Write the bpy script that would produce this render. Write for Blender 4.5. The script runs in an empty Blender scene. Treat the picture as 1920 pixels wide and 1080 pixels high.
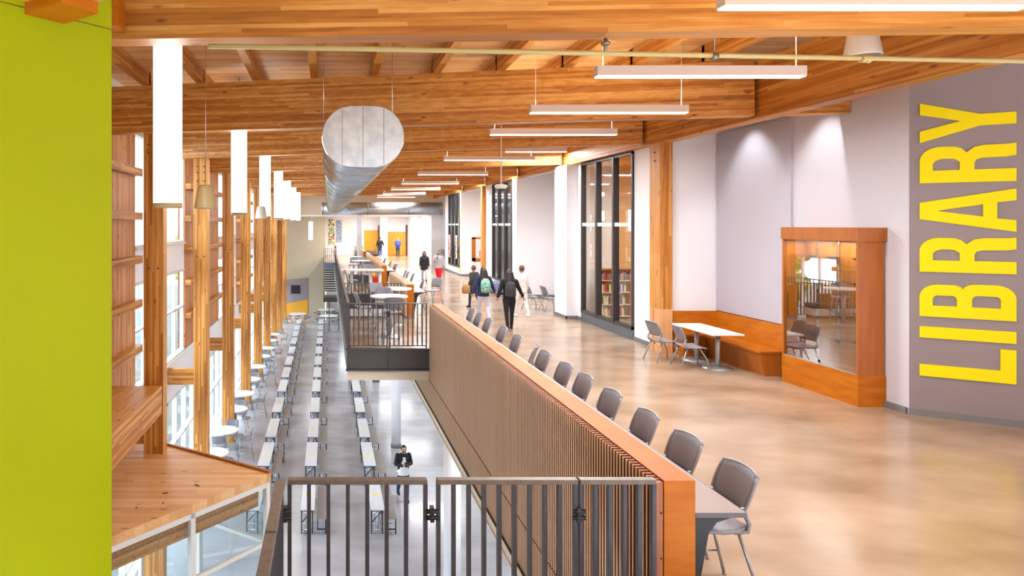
import bpy, bmesh, math, random
from mathutils import Vector, Matrix
random.seed(7)
S = bpy.context.scene
C = S.collection
PI = math.pi
# ---------------------------------------------------------------- camera
# x to the right across the hall, y down the hall, z up; z = 0 is the upper
# floor, the commons floor lies 5.4 m below it.
LOW = -5.40
CAMZ = 2.93
cam = bpy.data.cameras.new('camera'); co = bpy.data.objects.new('camera', cam); C.objects.link(co)
co.location = (0, 0, CAMZ); co.rotation_euler = (PI / 2, 0, 0)
cam.sensor_width = 36.0; cam.lens = 1200.0 / 1920.0 * 36.0
cam.shift_x = (960 - 615) / 1920.0; cam.shift_y = -(540 - 421) / 1920.0
cam.clip_start = 0.05; cam.clip_end = 400
S.camera = co
# ---------------------------------------------------------------- light
w = bpy.data.worlds.new('world'); S.world = w; w.use_nodes = True
bg = w.node_tree.nodes['Background']; bg.inputs[0].default_value = (0.82, 0.90, 1.0, 1); bg.inputs[1].default_value = 4.6
S.view_settings.view_transform = 'Standard'; S.view_settings.look = 'None'
S.view_settings.gamma = 1.0; S.view_settings.use_curve_mapping = False
S.view_settings.exposure = 0.92
S.cycles.max_bounces = 7; S.cycles.diffuse_bounces = 4; S.cycles.glossy_bounces = 3
S.cycles.transmission_bounces = 4; S.cycles.transparent_max_bounces = 12
S.cycles.caustics_reflective = False; S.cycles.caustics_refractive = False
S.cycles.sample_clamp_indirect = 6.0
S.cycles.use_adaptive_sampling = True; S.cycles.adaptive_threshold = 0.02
S.cycles.use_denoising = True

def area(name, loc, rot, sx, sy, power, col=(1, 1, 1), spread=180, portal=False):
    l = bpy.data.lights.new(name, 'AREA'); l.shape = 'RECTANGLE'; l.size = sx; l.size_y = sy
    l.energy = power; l.color = col; l.spread = math.radians(spread)
    o = bpy.data.objects.new(name, l); C.objects.link(o); o.location = loc; o.rotation_euler = rot
    if portal: l.cycles.is_portal = True
    return o
def spot(name, loc, rot, power, col, ang, blend=0.6, r=0.05):
    l = bpy.data.lights.new(name, 'SPOT'); l.energy = power; l.color = col; l.spot_size = math.radians(ang)
    l.spot_blend = blend; l.shadow_soft_size = r
    o = bpy.data.objects.new(name, l); C.objects.link(o); o.location = loc; o.rotation_euler = rot
    return o
# daylight through the glazed left wall (upper bays and the commons storefront) and the glazed end behind the camera
# (portals only steer the sky's samples through the window openings)
area('portal_commons', (-5.1, 29.5, -3.6), (0, -PI / 2, 0), 3.7, 59, 0, portal=True)
area('portal_upper', (-5.1, 33.5, 2.0), (0, -PI / 2, 0), 6.0, 39, 0, portal=True)
area('portal_end', (2.6, -2.75, 2.4), (PI / 2, 0, 0), 4.8, 1.6, 0, portal=True)
FIX_X, FIX_Z = 4.47, 4.70
FIX_Y = [5.25, 7.7, 10.2, 12.7, 17.75, 22.9, 28.0, 32.6, 37.6, 42.0]
for y in FIX_Y:
    area('linear_fixture_light', (FIX_X, y, FIX_Z - 0.02), (0, 0, 0), 2.4, 0.1, 70 if y < 9 else 105, (0.90, 0.96, 1.0))
    area('linear_fixture_uplight', (FIX_X, y, FIX_Z + 0.13), (PI, 0, 0), 2.4, 0.08, 125, (1.0, 0.88, 0.66))
ROW2_Y = [20.0, 26.0, 31.5, 37.0]
for y in ROW2_Y:
    area('wall_side_fixture_light', (6.5, y, 5.17), (0, 0, 0), 1.9, 0.1, 90, (0.92, 0.97, 1.0))
for y in (12, 20, 28, 36, 44, 52):  # added fill lamps under the slab, out of view, to brighten the commons
    area('commons_soffit_fill', (4.6, y, -1.05), (0, 0, 0), 2.4, 1.2, 75, (0.94, 0.97, 1.0))
for x, y in ((2.5, 50), (6.5, 50), (2.5, 57), (6.5, 57)):
    area('lobby_ceiling_light', (x, y, 3.60), (0, 0, 0), 1.2, 1.2, 150, (1.0, 0.98, 0.95))
area('library_room_light', (10.2, 17.6, 4.6), (0, 0, 0), 2.4, 2.4, 130, (1.0, 0.92, 0.8))

# ---------------------------------------------------------------- materials
def srgb(r, g, b):
    f = lambda c: (c / 255 / 12.92) if c / 255 <= 0.04045 else ((c / 255 + 0.055) / 1.055) ** 2.4
    return (f(r), f(g), f(b), 1)
M = {}
def base_mat(name, col, rough=0.5, metal=0.0, spec=0.5):
    m = bpy.data.materials.new(name); m.use_nodes = True
    b = m.node_tree.nodes['Principled BSDF']
    b.inputs['Base Color'].default_value = col; b.inputs['Roughness'].default_value = rough
    b.inputs['Metallic'].default_value = metal; b.inputs['Specular IOR Level'].default_value = spec
    M[name] = m
    return m, m.node_tree.nodes, m.node_tree.links, b
def noise_mat(name, c1, c2, scale=(4, 4, 4), nscale=1.0, rough=0.5, metal=0.0, detail=4, lo=0.3, hi=0.7, bump=0.0, spec=0.5, rvar=0):
    m, N, L, b = base_mat(name, c1, rough, metal, spec)
    tc = N.new('ShaderNodeTexCoord'); mp = N.new('ShaderNodeMapping'); mp.inputs['Scale'].default_value = scale
    nz = N.new('ShaderNodeTexNoise'); nz.inputs['Scale'].default_value = nscale; nz.inputs['Detail'].default_value = detail
    cr = N.new('ShaderNodeValToRGB'); cr.color_ramp.elements[0].position = lo; cr.color_ramp.elements[1].position = hi
    cr.color_ramp.elements[0].color = c1; cr.color_ramp.elements[1].color = c2
    L.new(tc.outputs['Object'], mp.inputs['Vector']); L.new(mp.outputs['Vector'], nz.inputs['Vector'])
    L.new(nz.outputs['Fac'], cr.inputs['Fac']); L.new(cr.outputs['Color'], b.inputs['Base Color'])
    if bump:
        bp = N.new('ShaderNodeBump'); bp.inputs['Strength'].default_value = bump; bp.inputs['Distance'].default_value = 0.01
        L.new(nz.outputs['Fac'], bp.inputs['Height']); L.new(bp.outputs['Normal'], b.inputs['Normal'])
    if rvar:
        mr = N.new('ShaderNodeMapRange'); mr.inputs['To Min'].default_value = rough - rvar; mr.inputs['To Max'].default_value = rough + rvar
        L.new(nz.outputs['Fac'], mr.inputs['Value']); L.new(mr.outputs['Result'], b.inputs['Roughness'])
    return m
def glulam(name, c1, c2, c3, along, lam='z', pitch=0.045, rough=0.45):
    """laminated timber: boards stacked along axis `lam`, grain along axis `along`, with knots"""
    m, N, L, b = base_mat(name, c1, rough)
    tc = N.new('ShaderNodeTexCoord'); sp = N.new('ShaderNodeSeparateXYZ'); L.new(tc.outputs['Object'], sp.inputs[0])
    sc = {'x': (1, 1, 1), 'y': (1, 1, 1), 'z': (1, 1, 1)}
    s = [9, 9, 9]; s['xyz'.index(along)] = 0.45
    mp = N.new('ShaderNodeMapping'); mp.inputs['Scale'].default_value = s; L.new(tc.outputs['Object'], mp.inputs['Vector'])
    nz = N.new('ShaderNodeTexNoise'); nz.inputs['Scale'].default_value = 2.2; nz.inputs['Detail'].default_value = 5; nz.inputs['Distortion'].default_value = 0.6
    L.new(mp.outputs['Vector'], nz.inputs['Vector'])
    # board index along the lamination axis and a coarse position along the grain
    d1 = N.new('ShaderNodeMath'); d1.operation = 'DIVIDE'; d1.inputs[1].default_value = pitch; L.new(sp.outputs['XYZ'.index(lam.upper())], d1.inputs[0])
    fl = N.new('ShaderNodeMath'); fl.operation = 'FLOOR'; L.new(d1.outputs[0], fl.inputs[0])
    d2 = N.new('ShaderNodeMath'); d2.operation = 'DIVIDE'; d2.inputs[1].default_value = 2.7; L.new(sp.outputs['XYZ'.index(along.upper())], d2.inputs[0])
    off = N.new('ShaderNodeMath'); off.operation = 'MULTIPLY'; off.inputs[1].default_value = 0.37; L.new(fl.outputs[0], off.inputs[0])
    ad = N.new('ShaderNodeMath'); ad.operation = 'ADD'; L.new(d2.outputs[0], ad.inputs[0]); L.new(off.outputs[0], ad.inputs[1])
    f2 = N.new('ShaderNodeMath'); f2.operation = 'FLOOR'; L.new(ad.outputs[0], f2.inputs[0])
    cb = N.new('ShaderNodeCombineXYZ'); L.new(fl.outputs[0], cb.inputs[0]); L.new(f2.outputs[0], cb.inputs[1])
    wn = N.new('ShaderNodeTexWhiteNoise'); wn.noise_dimensions = '3D'; L.new(cb.outputs[0], wn.inputs['Vector'])
    mx = N.new('ShaderNodeMath'); mx.operation = 'MULTIPLY'; mx.inputs[1].default_value = 0.55; L.new(wn.outputs['Value'], mx.inputs[0])
    my = N.new('ShaderNodeMath'); my.operation = 'MULTIPLY_ADD'; my.inputs[1].default_value = 0.75; L.new(nz.outputs['Fac'], my.inputs[0]); L.new(mx.outputs[0], my.inputs[2])
    cr = N.new('ShaderNodeValToRGB'); e = cr.color_ramp.elements
    e[0].position = 0.22; e[0].color = c1; e[1].position = 0.95; e[1].color = c3
    k = e.new(0.6); k.color = c2
    L.new(my.outputs[0], cr.inputs['Fac'])
    # knots
    s2 = [14, 14, 14]; s2['xyz'.index(along)] = 5
    mp2 = N.new('ShaderNodeMapping'); mp2.inputs['Scale'].default_value = s2; L.new(tc.outputs['Object'], mp2.inputs['Vector'])
    vo = N.new('ShaderNodeTexVoronoi'); vo.inputs['Scale'].default_value = 0.32; L.new(mp2.outputs['Vector'], vo.inputs['Vector'])
    kr = N.new('ShaderNodeValToRGB'); kr.color_ramp.elements[0].position = 0.05; kr.color_ramp.elements[0].color = (0.42, 0.36, 0.3, 1)
    kr.color_ramp.elements[1].position = 0.14; kr.color_ramp.elements[1].color = (1, 1, 1, 1)
    L.new(vo.outputs['Distance'], kr.inputs['Fac'])
    ml = N.new('ShaderNodeMixRGB'); ml.blend_type = 'MULTIPLY'; ml.inputs[0].default_value = 1
    L.new(cr.outputs['Color'], ml.inputs[1]); L.new(kr.outputs['Color'], ml.inputs[2]); L.new(ml.outputs[0], b.inputs['Base Color'])
    return m
A1, A2, A3 = srgb(144, 82, 24), srgb(194, 124, 46), srgb(224, 164, 86)
for ax, lm in (('x', 'z'), ('y', 'z'), ('z', 'x')):
    glulam('glulam_' + ax, A1, A2, A3, ax, lm)
glulam('deck_wood', srgb(196, 136, 76), srgb(222, 168, 104), srgb(238, 194, 134), 'x', 'y', 0.13)
glulam('pale_roof_board', srgb(206, 146, 86), srgb(226, 170, 110), srgb(238, 190, 136), 'x', 'y', 0.12)
glulam('screen_board', srgb(182, 112, 62), srgb(212, 146, 92), srgb(234, 180, 128), 'z', 'y', 0.09)
noise_mat('maple', srgb(176, 94, 6), srgb(196, 114, 16), (1.2, 1.2, 6), 2.0, 0.45, detail=5, spec=0.25)
noise_mat('maple_dark', srgb(164, 88, 20), srgb(180, 104, 32), (5, 5, 0.6), 2.0, 0.38, detail=5)
noise_mat('slat_wood', srgb(140, 74, 34), srgb(172, 104, 58), (30, 3, 0.6), 1.4, 0.45, detail=4)
noise_mat('slat_backing', srgb(104, 52, 22), srgb(128, 68, 32), (3, 3, 0.5), 2.0, 0.6)
m, N, L, b = base_mat('slat_edge', srgb(236, 208, 172), 0.45)
noise_mat('floor_upper', srgb(148, 122, 98), srgb(180, 154, 130), (0.55, 0.9, 1), 1.3, 0.2, detail=9, lo=0.34, hi=0.66, rvar=0.07)
noise_mat('floor_lower', srgb(166, 165, 172), srgb(196, 195, 201), (0.5, 0.9, 1), 1.2, 0.18, detail=9, rvar=0.06)
noise_mat('white_paint', srgb(244, 244, 248), srgb(247, 247, 251), (1, 1, 1), 1.0, 0.6)
noise_mat('cream_paint', srgb(232, 218, 194), srgb(236, 222, 198), (1, 1, 1), 1.0, 0.6)
noise_mat('beige_paint', srgb(186, 174, 148), srgb(192, 180, 156), (1, 1, 1), 1.0, 0.6)
noise_mat('grey_paint', srgb(208, 206, 214), srgb(212, 210, 218), (1, 1, 1), 1.0, 0.55)
noise_mat('taupe_paint', srgb(140, 128, 132), srgb(144, 132, 136), (1, 1, 1), 1.0, 0.5)
noise_mat('acoustic_fabric', srgb(186, 182, 192), srgb(198, 194, 204), (60, 60, 60), 4.0, 0.85, bump=0.2)
noise_mat('lime_paint', srgb(156, 164, 0), srgb(162, 170, 2), (1, 1, 1), 1.0, 0.55, spec=0.15)
base_mat('yellow_letter', srgb(246, 228, 0), 0.5, 0, 0.2)
base_mat('base_rubber', srgb(120, 118, 122), 0.5)
noise_mat('galvanised', srgb(192, 202, 212), srgb(220, 228, 236), (4, 4, 4), 2, 0.32, 0.88, detail=8, rvar=0.05)
base_mat('seam_metal', srgb(150, 140, 122), 0.4, 0.8)
noise_mat('rail_metal', srgb(66, 62, 66), srgb(76, 72, 76), (6, 6, 6), 2, 0.42, 0.3)
noise_mat('rail_cap', srgb(104, 90, 80), srgb(122, 106, 94), (8, 8, 8), 2, 0.4, 0.2)
base_mat('fascia_dark', srgb(72, 66, 60), 0.4, 0.2)
base_mat('black', srgb(24, 22, 24), 0.45)
base_mat('dark_frame', srgb(70, 70, 74), 0.4, 0.4)
base_mat('curb_blue', srgb(98, 108, 118), 0.4, 0.3)
base_mat('white_frame', srgb(226, 222, 216), 0.4)
base_mat('chrome', srgb(200, 202, 206), 0.2, 0.95)
base_mat('silver_paint', srgb(176, 178, 182), 0.35, 0.7)
base_mat('leg_metal', srgb(160, 162, 168), 0.3, 0.6)
base_mat('table_white', srgb(240, 236, 228), 0.35)
base_mat('table_cool', srgb(226, 228, 236), 0.3)
base_mat('laminate_grey', srgb(158, 144, 140), 0.4)
base_mat('laminate_edge', srgb(92, 84, 88), 0.45)
noise_mat('bench_taupe', srgb(148, 140, 136), srgb(158, 150, 146), (3, 3, 3), 2, 0.4)
base_mat('pipe_paint', srgb(206, 186, 126), 0.45)
base_mat('bell_white', srgb(232, 226, 212), 0.4)
base_mat('bell_tan', srgb(206, 184, 130), 0.35)
base_mat('fixture_white', srgb(222, 206, 190), 0.4)
base_mat('concrete', srgb(160, 156, 148), 0.8)
base_mat('sofa_dark', srgb(76, 74, 78), 0.7)
base_mat('red_box', srgb(200, 24, 36), 0.5)
base_mat('paper_yellow', srgb(244, 236, 170), 0.7)
base_mat('ink', srgb(120, 110, 60), 0.7)
base_mat('orange_panel', srgb(226, 160, 42), 0.4)
base_mat('orange_door', srgb(216, 130, 44), 0.4)
base_mat('dark_brown', srgb(78, 64, 58), 0.5)
base_mat('blue_grey', srgb(112, 130, 158), 0.5)
base_mat('skin', srgb(206, 150, 122), 0.5)
base_mat('skin_dark', srgb(150, 100, 76), 0.5)
noise_mat('hair_dark', srgb(30, 18, 16), srgb(54, 34, 30), (30, 30, 4), 3, 0.5)
noise_mat('hair_brown', srgb(84, 60, 46), srgb(110, 80, 60), (30, 30, 4), 3, 0.5)
for nm, c in (('cloth_black', (26, 24, 30)), ('cloth_navy', (34, 44, 84)), ('cloth_jeans', (40, 66, 122)), ('cloth_blue', (42, 64, 150)),
              ('cloth_white', (226, 224, 226)), ('cloth_grey', (170, 164, 168)), ('cloth_palegrey', (196, 196, 206)), ('cloth_red', (216, 16, 30)),
              ('cloth_charcoal', (58, 56, 58)), ('cloth_tan', (164, 120, 74)), ('cloth_pale', (222, 214, 210)), ('cloth_denimdark', (48, 58, 66)), ('cloth_pink', (206, 150, 140)), ('shoe_dark', (34, 30, 34)), ('shoe_white', (232, 230, 230))):
    noise_mat(nm, srgb(*c), srgb(*[min(255, int(v * 1.12) + 4) for v in c]), (12, 12, 12), 3, 0.85, bump=0.15)
# sequin backpack, stained panel, decal: coloured cells
def cells_mat(name, cols, scale, rough=0.4, emis=0):
    m, N, L, b = base_mat(name, cols[0], rough)
    tc = N.new('ShaderNodeTexCoord'); vo = N.new('ShaderNodeTexVoronoi'); vo.inputs['Scale'].default_value = scale
    L.new(tc.outputs['Object'], vo.inputs['Vector']); sx = N.new('ShaderNodeSeparateColor'); L.new(vo.outputs['Color'], sx.inputs[0])
    cr = N.new('ShaderNodeValToRGB'); cr.color_ramp.interpolation = 'CONSTANT'
    for i, c in enumerate(cols):
        if i < 2: e = cr.color_ramp.elements[i]; e.position = i / len(cols)
        else: e = cr.color_ramp.elements.new(i / len(cols))
        e.color = c
    L.new(sx.outputs[0], cr.inputs['Fac']); L.new(cr.outputs['Color'], b.inputs['Base Color'])
cells_mat('sequins', [srgb(90, 200, 180), srgb(150, 220, 170), srgb(200, 190, 150), srgb(60, 160, 150), srgb(170, 230, 220), srgb(120, 110, 90)], 34)
cells_mat('mosaic', [srgb(250, 220, 120), srgb(240, 150, 60), srgb(150, 60, 40), srgb(80, 190, 180), srgb(250, 240, 210), srgb(110, 60, 60)], 7)
cells_mat('petals', [srgb(240, 236, 238), srgb(230, 60, 80), srgb(240, 180, 190), srgb(60, 56, 60), srgb(250, 244, 240)], 9)
cells_mat('bluegrey_weave', [srgb(150, 160, 196), srgb(120, 130, 160), srgb(190, 196, 220)], 12)
cells_mat('leaves', [srgb(96, 130, 50), srgb(140, 164, 70), srgb(70, 100, 40), srgb(180, 190, 110)], 3.5, 0.8)
# perforated grey chair shell
m, N, L, b = base_mat('chair_shell', srgb(140, 140, 148), 0.42)
tc = N.new('ShaderNodeTexCoord'); mp = N.new('ShaderNodeMapping'); mp.inputs['Scale'].default_value = (1, 1, 1)
sp = N.new('ShaderNodeSeparateXYZ'); L.new(tc.outputs['Object'], mp.inputs['Vector']); L.new(mp.outputs['Vector'], sp.inputs[0])
prod = None
for ax in ('X', 'Z'):
    mu = N.new('ShaderNodeMath'); mu.operation = 'MULTIPLY'; mu.inputs[1].default_value = 2 * PI / 0.026; L.new(sp.outputs[ax], mu.inputs[0])
    si = N.new('ShaderNodeMath'); si.operation = 'SINE'; L.new(mu.outputs[0], si.inputs[0])
    if prod is None: prod = si
    else:
        pm = N.new('ShaderNodeMath'); pm.operation = 'MULTIPLY'; L.new(prod.outputs[0], pm.inputs[0]); L.new(si.outputs[0], pm.inputs[1]); prod = pm
cr = N.new('ShaderNodeValToRGB'); cr.color_ramp.elements[0].position = 0.35; cr.color_ramp.elements[0].color = srgb(142, 142, 152)
cr.color_ramp.elements[1].position = 0.5; cr.color_ramp.elements[1].color = srgb(84, 82, 84)
L.new(prod.outputs[0], cr.inputs['Fac']); L.new(cr.outputs['Color'], b.inputs['Base Color'])
base_mat('chair_plastic', srgb(146, 144, 150), 0.42)
# glass
def glass(name, tint, gloss):
    m = bpy.data.materials.new(name); m.use_nodes = True; N = m.node_tree.nodes; L = m.node_tree.links
    for n in list(N): N.remove(n)
    o = N.new('ShaderNodeOutputMaterial'); t = N.new('ShaderNodeBsdfTransparent'); t.inputs[0].default_value = tint
    g = N.new('ShaderNodeBsdfGlossy'); g.inputs['Roughness'].default_value = 0.01
    fr = N.new('ShaderNodeFresnel'); fr.inputs[0].default_value = 1.5
    ad = N.new('ShaderNodeMath'); ad.operation = 'ADD'; ad.inputs[1].default_value = gloss; ad.use_clamp = True; L.new(fr.outputs[0], ad.inputs[0])
    ge = N.new('ShaderNodeNewGeometry'); iv = N.new('ShaderNodeMath'); iv.operation = 'SUBTRACT'; iv.inputs[0].default_value = 1; L.new(ge.outputs['Backfacing'], iv.inputs[1])
    ml = N.new('ShaderNodeMath'); ml.operation = 'MULTIPLY'; L.new(ad.outputs[0], ml.inputs[0]); L.new(iv.outputs[0], ml.inputs[1]); ad = ml
    mx = N.new('ShaderNodeMixShader'); L.new(ad.outputs[0], mx.inputs[0]); L.new(t.outputs[0], mx.inputs[1]); L.new(g.outputs[0], mx.inputs[2])
    L.new(mx.outputs[0], o.inputs[0]); M[name] = m
glass('glass_clear', (0.92, 0.96, 0.97, 1), 0.0)
glass('glass_case', (0.92, 0.96, 0.96, 1), 0.30)
glass('glass_store', (0.90, 0.94, 0.95, 1), 0.06)
def emit(name, col, st):
    m = bpy.data.materials.new(name); m.use_nodes = True; N = m.node_tree.nodes; L = m.node_tree.links
    for n in list(N): N.remove(n)
    o = N.new('ShaderNodeOutputMaterial'); e = N.new('ShaderNodeEmission'); e.inputs[0].default_value = col; e.inputs[1].default_value = st
    L.new(e.outputs[0], o.inputs[0]); M[name] = m
emit('lamp_white', (1, 0.98, 0.95, 1), 5.0)
emit('tube_white', (1, 0.985, 0.95, 1), 5.0)
emit('exit_green', (0.2, 0.9, 0.5, 1), 1.0)

# ---------------------------------------------------------------- mesh builder
class MB:
    def __init__(s): s.v = []; s.f = []; s.sm = []
    def add(s, vs, fs, smooth=False):
        k = len(s.v); s.v += [tuple(v) for v in vs]
        for f in fs: s.f.append(tuple(i + k for i in f)); s.sm.append(smooth)
        return s
    def box(s, x0, x1, y0, y1, z0, z1):
        vs = [(x, y, z) for z in (z0, z1) for y in (y0, y1) for x in (x0, x1)]
        return s.add(vs, [(0, 2, 3, 1), (4, 5, 7, 6), (0, 1, 5, 4), (2, 6, 7, 3), (0, 4, 6, 2), (1, 3, 7, 5)])
    def prism(s, poly, z0, z1, axis='z'):
        """polygon extruded; axis z: poly=(x,y); axis x: poly=(y,z); axis y: poly=(x,z)"""
        f = {'z': lambda a, b, c: (a, b, c), 'x': lambda a, b, c: (c, a, b), 'y': lambda a, b, c: (a, c, b)}[axis]
        n = len(poly); vs = [f(a, b, z0) for a, b in poly] + [f(a, b, z1) for a, b in poly]
        return s.add(vs, [tuple(range(n)), tuple(range(2 * n - 1, n - 1, -1))] + [(i, (i + 1) % n, n + (i + 1) % n, n + i) for i in range(n)])
    def bar(s, p, q, wd, ht, up=(0, 0, 1)):
        p, q = Vector(p), Vector(q); d = (q - p).normalized(); u = Vector(up)
        r = d.cross(u)
        if r.length < 1e-4: r = d.cross(Vector((0, 1, 0)))
        r.normalize(); u = r.cross(d)
        vs = [c + r * a * wd / 2 + u * b * ht / 2 for c in (p, q) for a, b in ((-1, -1), (1, -1), (1, 1), (-1, 1))]
        return s.add(vs, [(3, 2, 1, 0), (4, 5, 6, 7), (0, 1, 5, 4), (1, 2, 6, 5), (2, 3, 7, 6), (3, 0, 4, 7)])
    def loft(s, rings, smooth=True, cap=True):
        n = len(rings[0]); vs = [v for r in rings for v in r]; fs = []
        for i in range(len(rings) - 1):
            for j in range(n): fs.append((i * n + j, i * n + (j + 1) % n, (i + 1) * n + (j + 1) % n, (i + 1) * n + j))
        s.add(vs, fs, smooth)
        if cap:
            k = len(s.v) - len(vs)
            s.f.append(tuple(k + j for j in range(n - 1, -1, -1))); s.sm.append(False)
            s.f.append(tuple(k + (len(rings) - 1) * n + j for j in range(n))); s.sm.append(False)
        return s
    def tube(s, pts, r, n=8, cap=True):
        pts = [Vector(p) for p in pts]; rs = r if isinstance(r, (list, tuple)) else [r] * len(pts); rings = []; ref = None
        for i, p in enumerate(pts):
            a = pts[max(0, i - 1)]; b_ = pts[min(len(pts) - 1, i + 1)]; d = (b_ - a).normalized()
            if ref is None:
                ref = Vector((0, 0, 1)) if abs(d.z) < 0.9 else Vector((1, 0, 0))
            u = (ref - d * ref.dot(d)).normalized(); v = d.cross(u); ref = u
            rings.append([p + (u * math.cos(2 * PI * j / n) + v * math.sin(2 * PI * j / n)) * rs[i] for j in range(n)])
        return s.loft(rings, True, cap)
    def cyl(s, x, y, z0, z1, r, n=20, r2=None):
        r2 = r if r2 is None else r2
        return s.loft([[(x + rr * math.cos(2 * PI * j / n), y + rr * math.sin(2 * PI * j / n), z) for j in range(n)] for z, rr in ((z0, r), (z1, r2))])
    def lathe(s, x, y, prof, n=20):
        return s.loft([[(x + rr * math.cos(2 * PI * j / n), y + rr * math.sin(2 * PI * j / n), z) for j in range(n)] for rr, z in prof])
    def ball(s, c, r, n=10, k=6, sc=(1, 1, 1)):
        rings = []
        for i in range(k + 1):
            a = -PI / 2 + PI * i / k; rr = max(math.cos(a), 0.02)
            rings.append([(c[0] + r * sc[0] * rr * math.cos(2 * PI * j / n), c[1] + r * sc[1] * rr * math.sin(2 * PI * j / n), c[2] + r * sc[2] * math.sin(a)) for j in range(n)])
        return s.loft(rings)
    def mesh(s, name):
        me = bpy.data.meshes.new(name); me.from_pydata(s.v, [], s.f); me.polygons.foreach_set('use_smooth', s.sm)
        bm = bmesh.new(); bm.from_mesh(me); bmesh.ops.recalc_face_normals(bm, faces=bm.faces); bm.to_mesh(me); bm.free()
        return me
def part(name, mb, mat, parent=None, bevel=0, label=None):
    me = mb.mesh(name) if isinstance(mb, MB) else mb
    o = bpy.data.objects.new(name, me); C.objects.link(o)
    if mat: me.materials.clear(); me.materials.append(M[mat])
    if parent is not None: o.parent = parent
    if bevel:
        bv = o.modifiers.new('bevel', 'BEVEL'); bv.width = bevel; bv.segments = 2; bv.limit_method = 'ANGLE'
    if label: o['label'] = label
    return o
def tag(o, label, cat, group=None, kind=None):
    o['label'] = label; o['category'] = cat
    if group: o['group'] = group
    if kind: o['kind'] = kind
    return o
def thing(name, label, cat, loc=(0, 0, 0), rz=0, group=None):
    o = bpy.data.objects.new(name, None); C.objects.link(o); o.location = loc; o.rotation_euler = (0, 0, rz); o.empty_display_size = 0.1
    return tag(o, label, cat, group)
def struct(name, mb, mat, parent=None):
    o = part(name, mb, mat, parent)
    if parent is None: o['kind'] = 'structure'
    return o
def single(name, mb, mat, label, cat, group=None, bevel=0):
    return tag(part(name, mb, mat, None, bevel), label, cat, group)
def dup(root, loc, rz, label, group=None):
    r = root.copy(); C.objects.link(r); r.location = loc; r.rotation_euler = (0, 0, rz); r['label'] = label
    if group: r['group'] = group
    def rec(src, dst):
        for ch in list(src.children):
            c = ch.copy(); C.objects.link(c); c.parent = dst; rec(ch, c)
    rec(root, r)
    return r
ORD = ['first', 'second', 'third', 'fourth', 'fifth', 'sixth', 'seventh', 'eighth', 'ninth', 'tenth', 'eleventh', 'twelfth', 'thirteenth', 'fourteenth', 'fifteenth']

# ================================================================ STRUCTURE
XE = -4.70            # plane of the glazed outer wall
# floors
f = MB(); f.box(2.46, 14, 4.0, 61.2, -0.05, 0); struct('floor', f, 'floor_upper')
f = MB(); f.box(0.47, 2.458, 15.13, 46.5, -0.05, 0); f.box(-0.35, 2.458, 50, 61.2, -0.05, 0); f.box(0.47, 2.458, 46.5, 50, -0.05, 0); struct('floor_balcony', f, 'floor_upper')
f = MB(); f.box(-4.6, 9.5, 0, 61.2, LOW - 0.1, LOW); struct('floor_commons', f, 'floor_lower')
f = MB(); f.box(-0.5, 2.44, 1.2, 4.76, -0.25, 0); struct('floor_landing', f, 'floor_upper')
# slab under the upper floor: white soffit
f = MB(); f.box(2.47, 14, 4.0, 61.2, -1.0, -0.06); struct('ceiling_commons', f, 'cream_paint')
# roof deck
f = MB(); f.box(-4.8, 16, -2.6, 46, 6.13, 6.25); struct('ceiling', f, 'deck_wood')
f = MB(); f.box(-4.6, 14, 46.0, 61.2, 3.66, 3.8); struct('ceiling_lobby', f, 'white_paint')
f = MB(); f.box(-4.4, 14, 45.9, 46.0, 3.62, 6.13); struct('wall_bulkhead', f, 'cream_paint')
# end walls
f = MB(); f.box(-4.6, -0.35, 59.0, 59.2, LOW, 3.66); f.box(-0.35, -0.25, 59.0, 61.3, LOW, 3.66); struct('wall_end_commons', f, 'beige_paint')
f = MB(); f.box(-0.35, 14, 61.2, 61.4, -0.06, 3.66); struct('wall_end', f, 'white_paint')
f = MB(); f.box(9.3, 9.5, 0, 61.2, LOW, -1.0); f.box(-0.2, 9.3, 60.9, 61.2, LOW, -1.0); struct('wall_commons_right', f, 'white_paint')
# right-hand walls of the upper floor (extruded segments)
def wseg(mb, x0, y0, x1, y1, th, z0, z1):
    d = Vector((x1 - x0, y1 - y0)).normalized(); n = Vector((d.y, -d.x)) * th
    mb.prism([(x0, y0), (x1, y1), (x1 + n.x, y1 + n.y), (x0 + n.x, y0 + n.y)], z0, z1)
f = MB(); f.box(8.97, 9.2, 9.88, 14.90, 0, 6.13); struct('wall_right', f, 'grey_paint')
DX, DY = 0.843, -0.538
f = MB(); wseg(f, 8.97, 9.88, 8.97 + DX * 4.5, 9.88 + DY * 4.5, -0.2, 0, 6.13); struct('wall_library_sign', f, 'taupe_paint')
f = MB(); f.box(7.87, 8.97, 14.72, 14.9, 0, 6.13); struct('wall_right_return', f, 'white_paint')
f = MB(); f.box(7.75, 7.9, 15.06, 16.2, 0, 4.8); f.box(7.75, 7.9, 19.5, 20.9, 0, 4.8); f.box(7.40, 7.75, 19.85, 20.9, 0, 4.8)
f.box(7.9, 9.3, 20.75, 20.9, 0, 4.8); struct('wall_library_front', f, 'white_paint')
f = MB(); f.box(9.3, 9.45, 20.75, 25.95, 0, 6.12); f.box(9.3, 9.45, 30.65, 36.7, 0, 6.12); f.box(9.3, 9.45, 41.35, 47.4, 0, 6.12); struct('wall_alcove_sides', f, 'white_paint')
f = MB(); f.box(7.6, 9.3, 25.8, 25.95, 0, 4.79); f.box(7.6, 9.3, 36.5, 36.65, 0, 4.79); f.box(8.01, 9.3, 25.8, 25.95, 4.79, 6.12); f.box(8.01, 9.3, 36.5, 36.65, 4.79, 6.12); f.box(7.6, 9.3, 47.0, 47.15, 0, 3.66); struct('wall_alcove_backs', f, 'white_paint')
f = MB()
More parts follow.
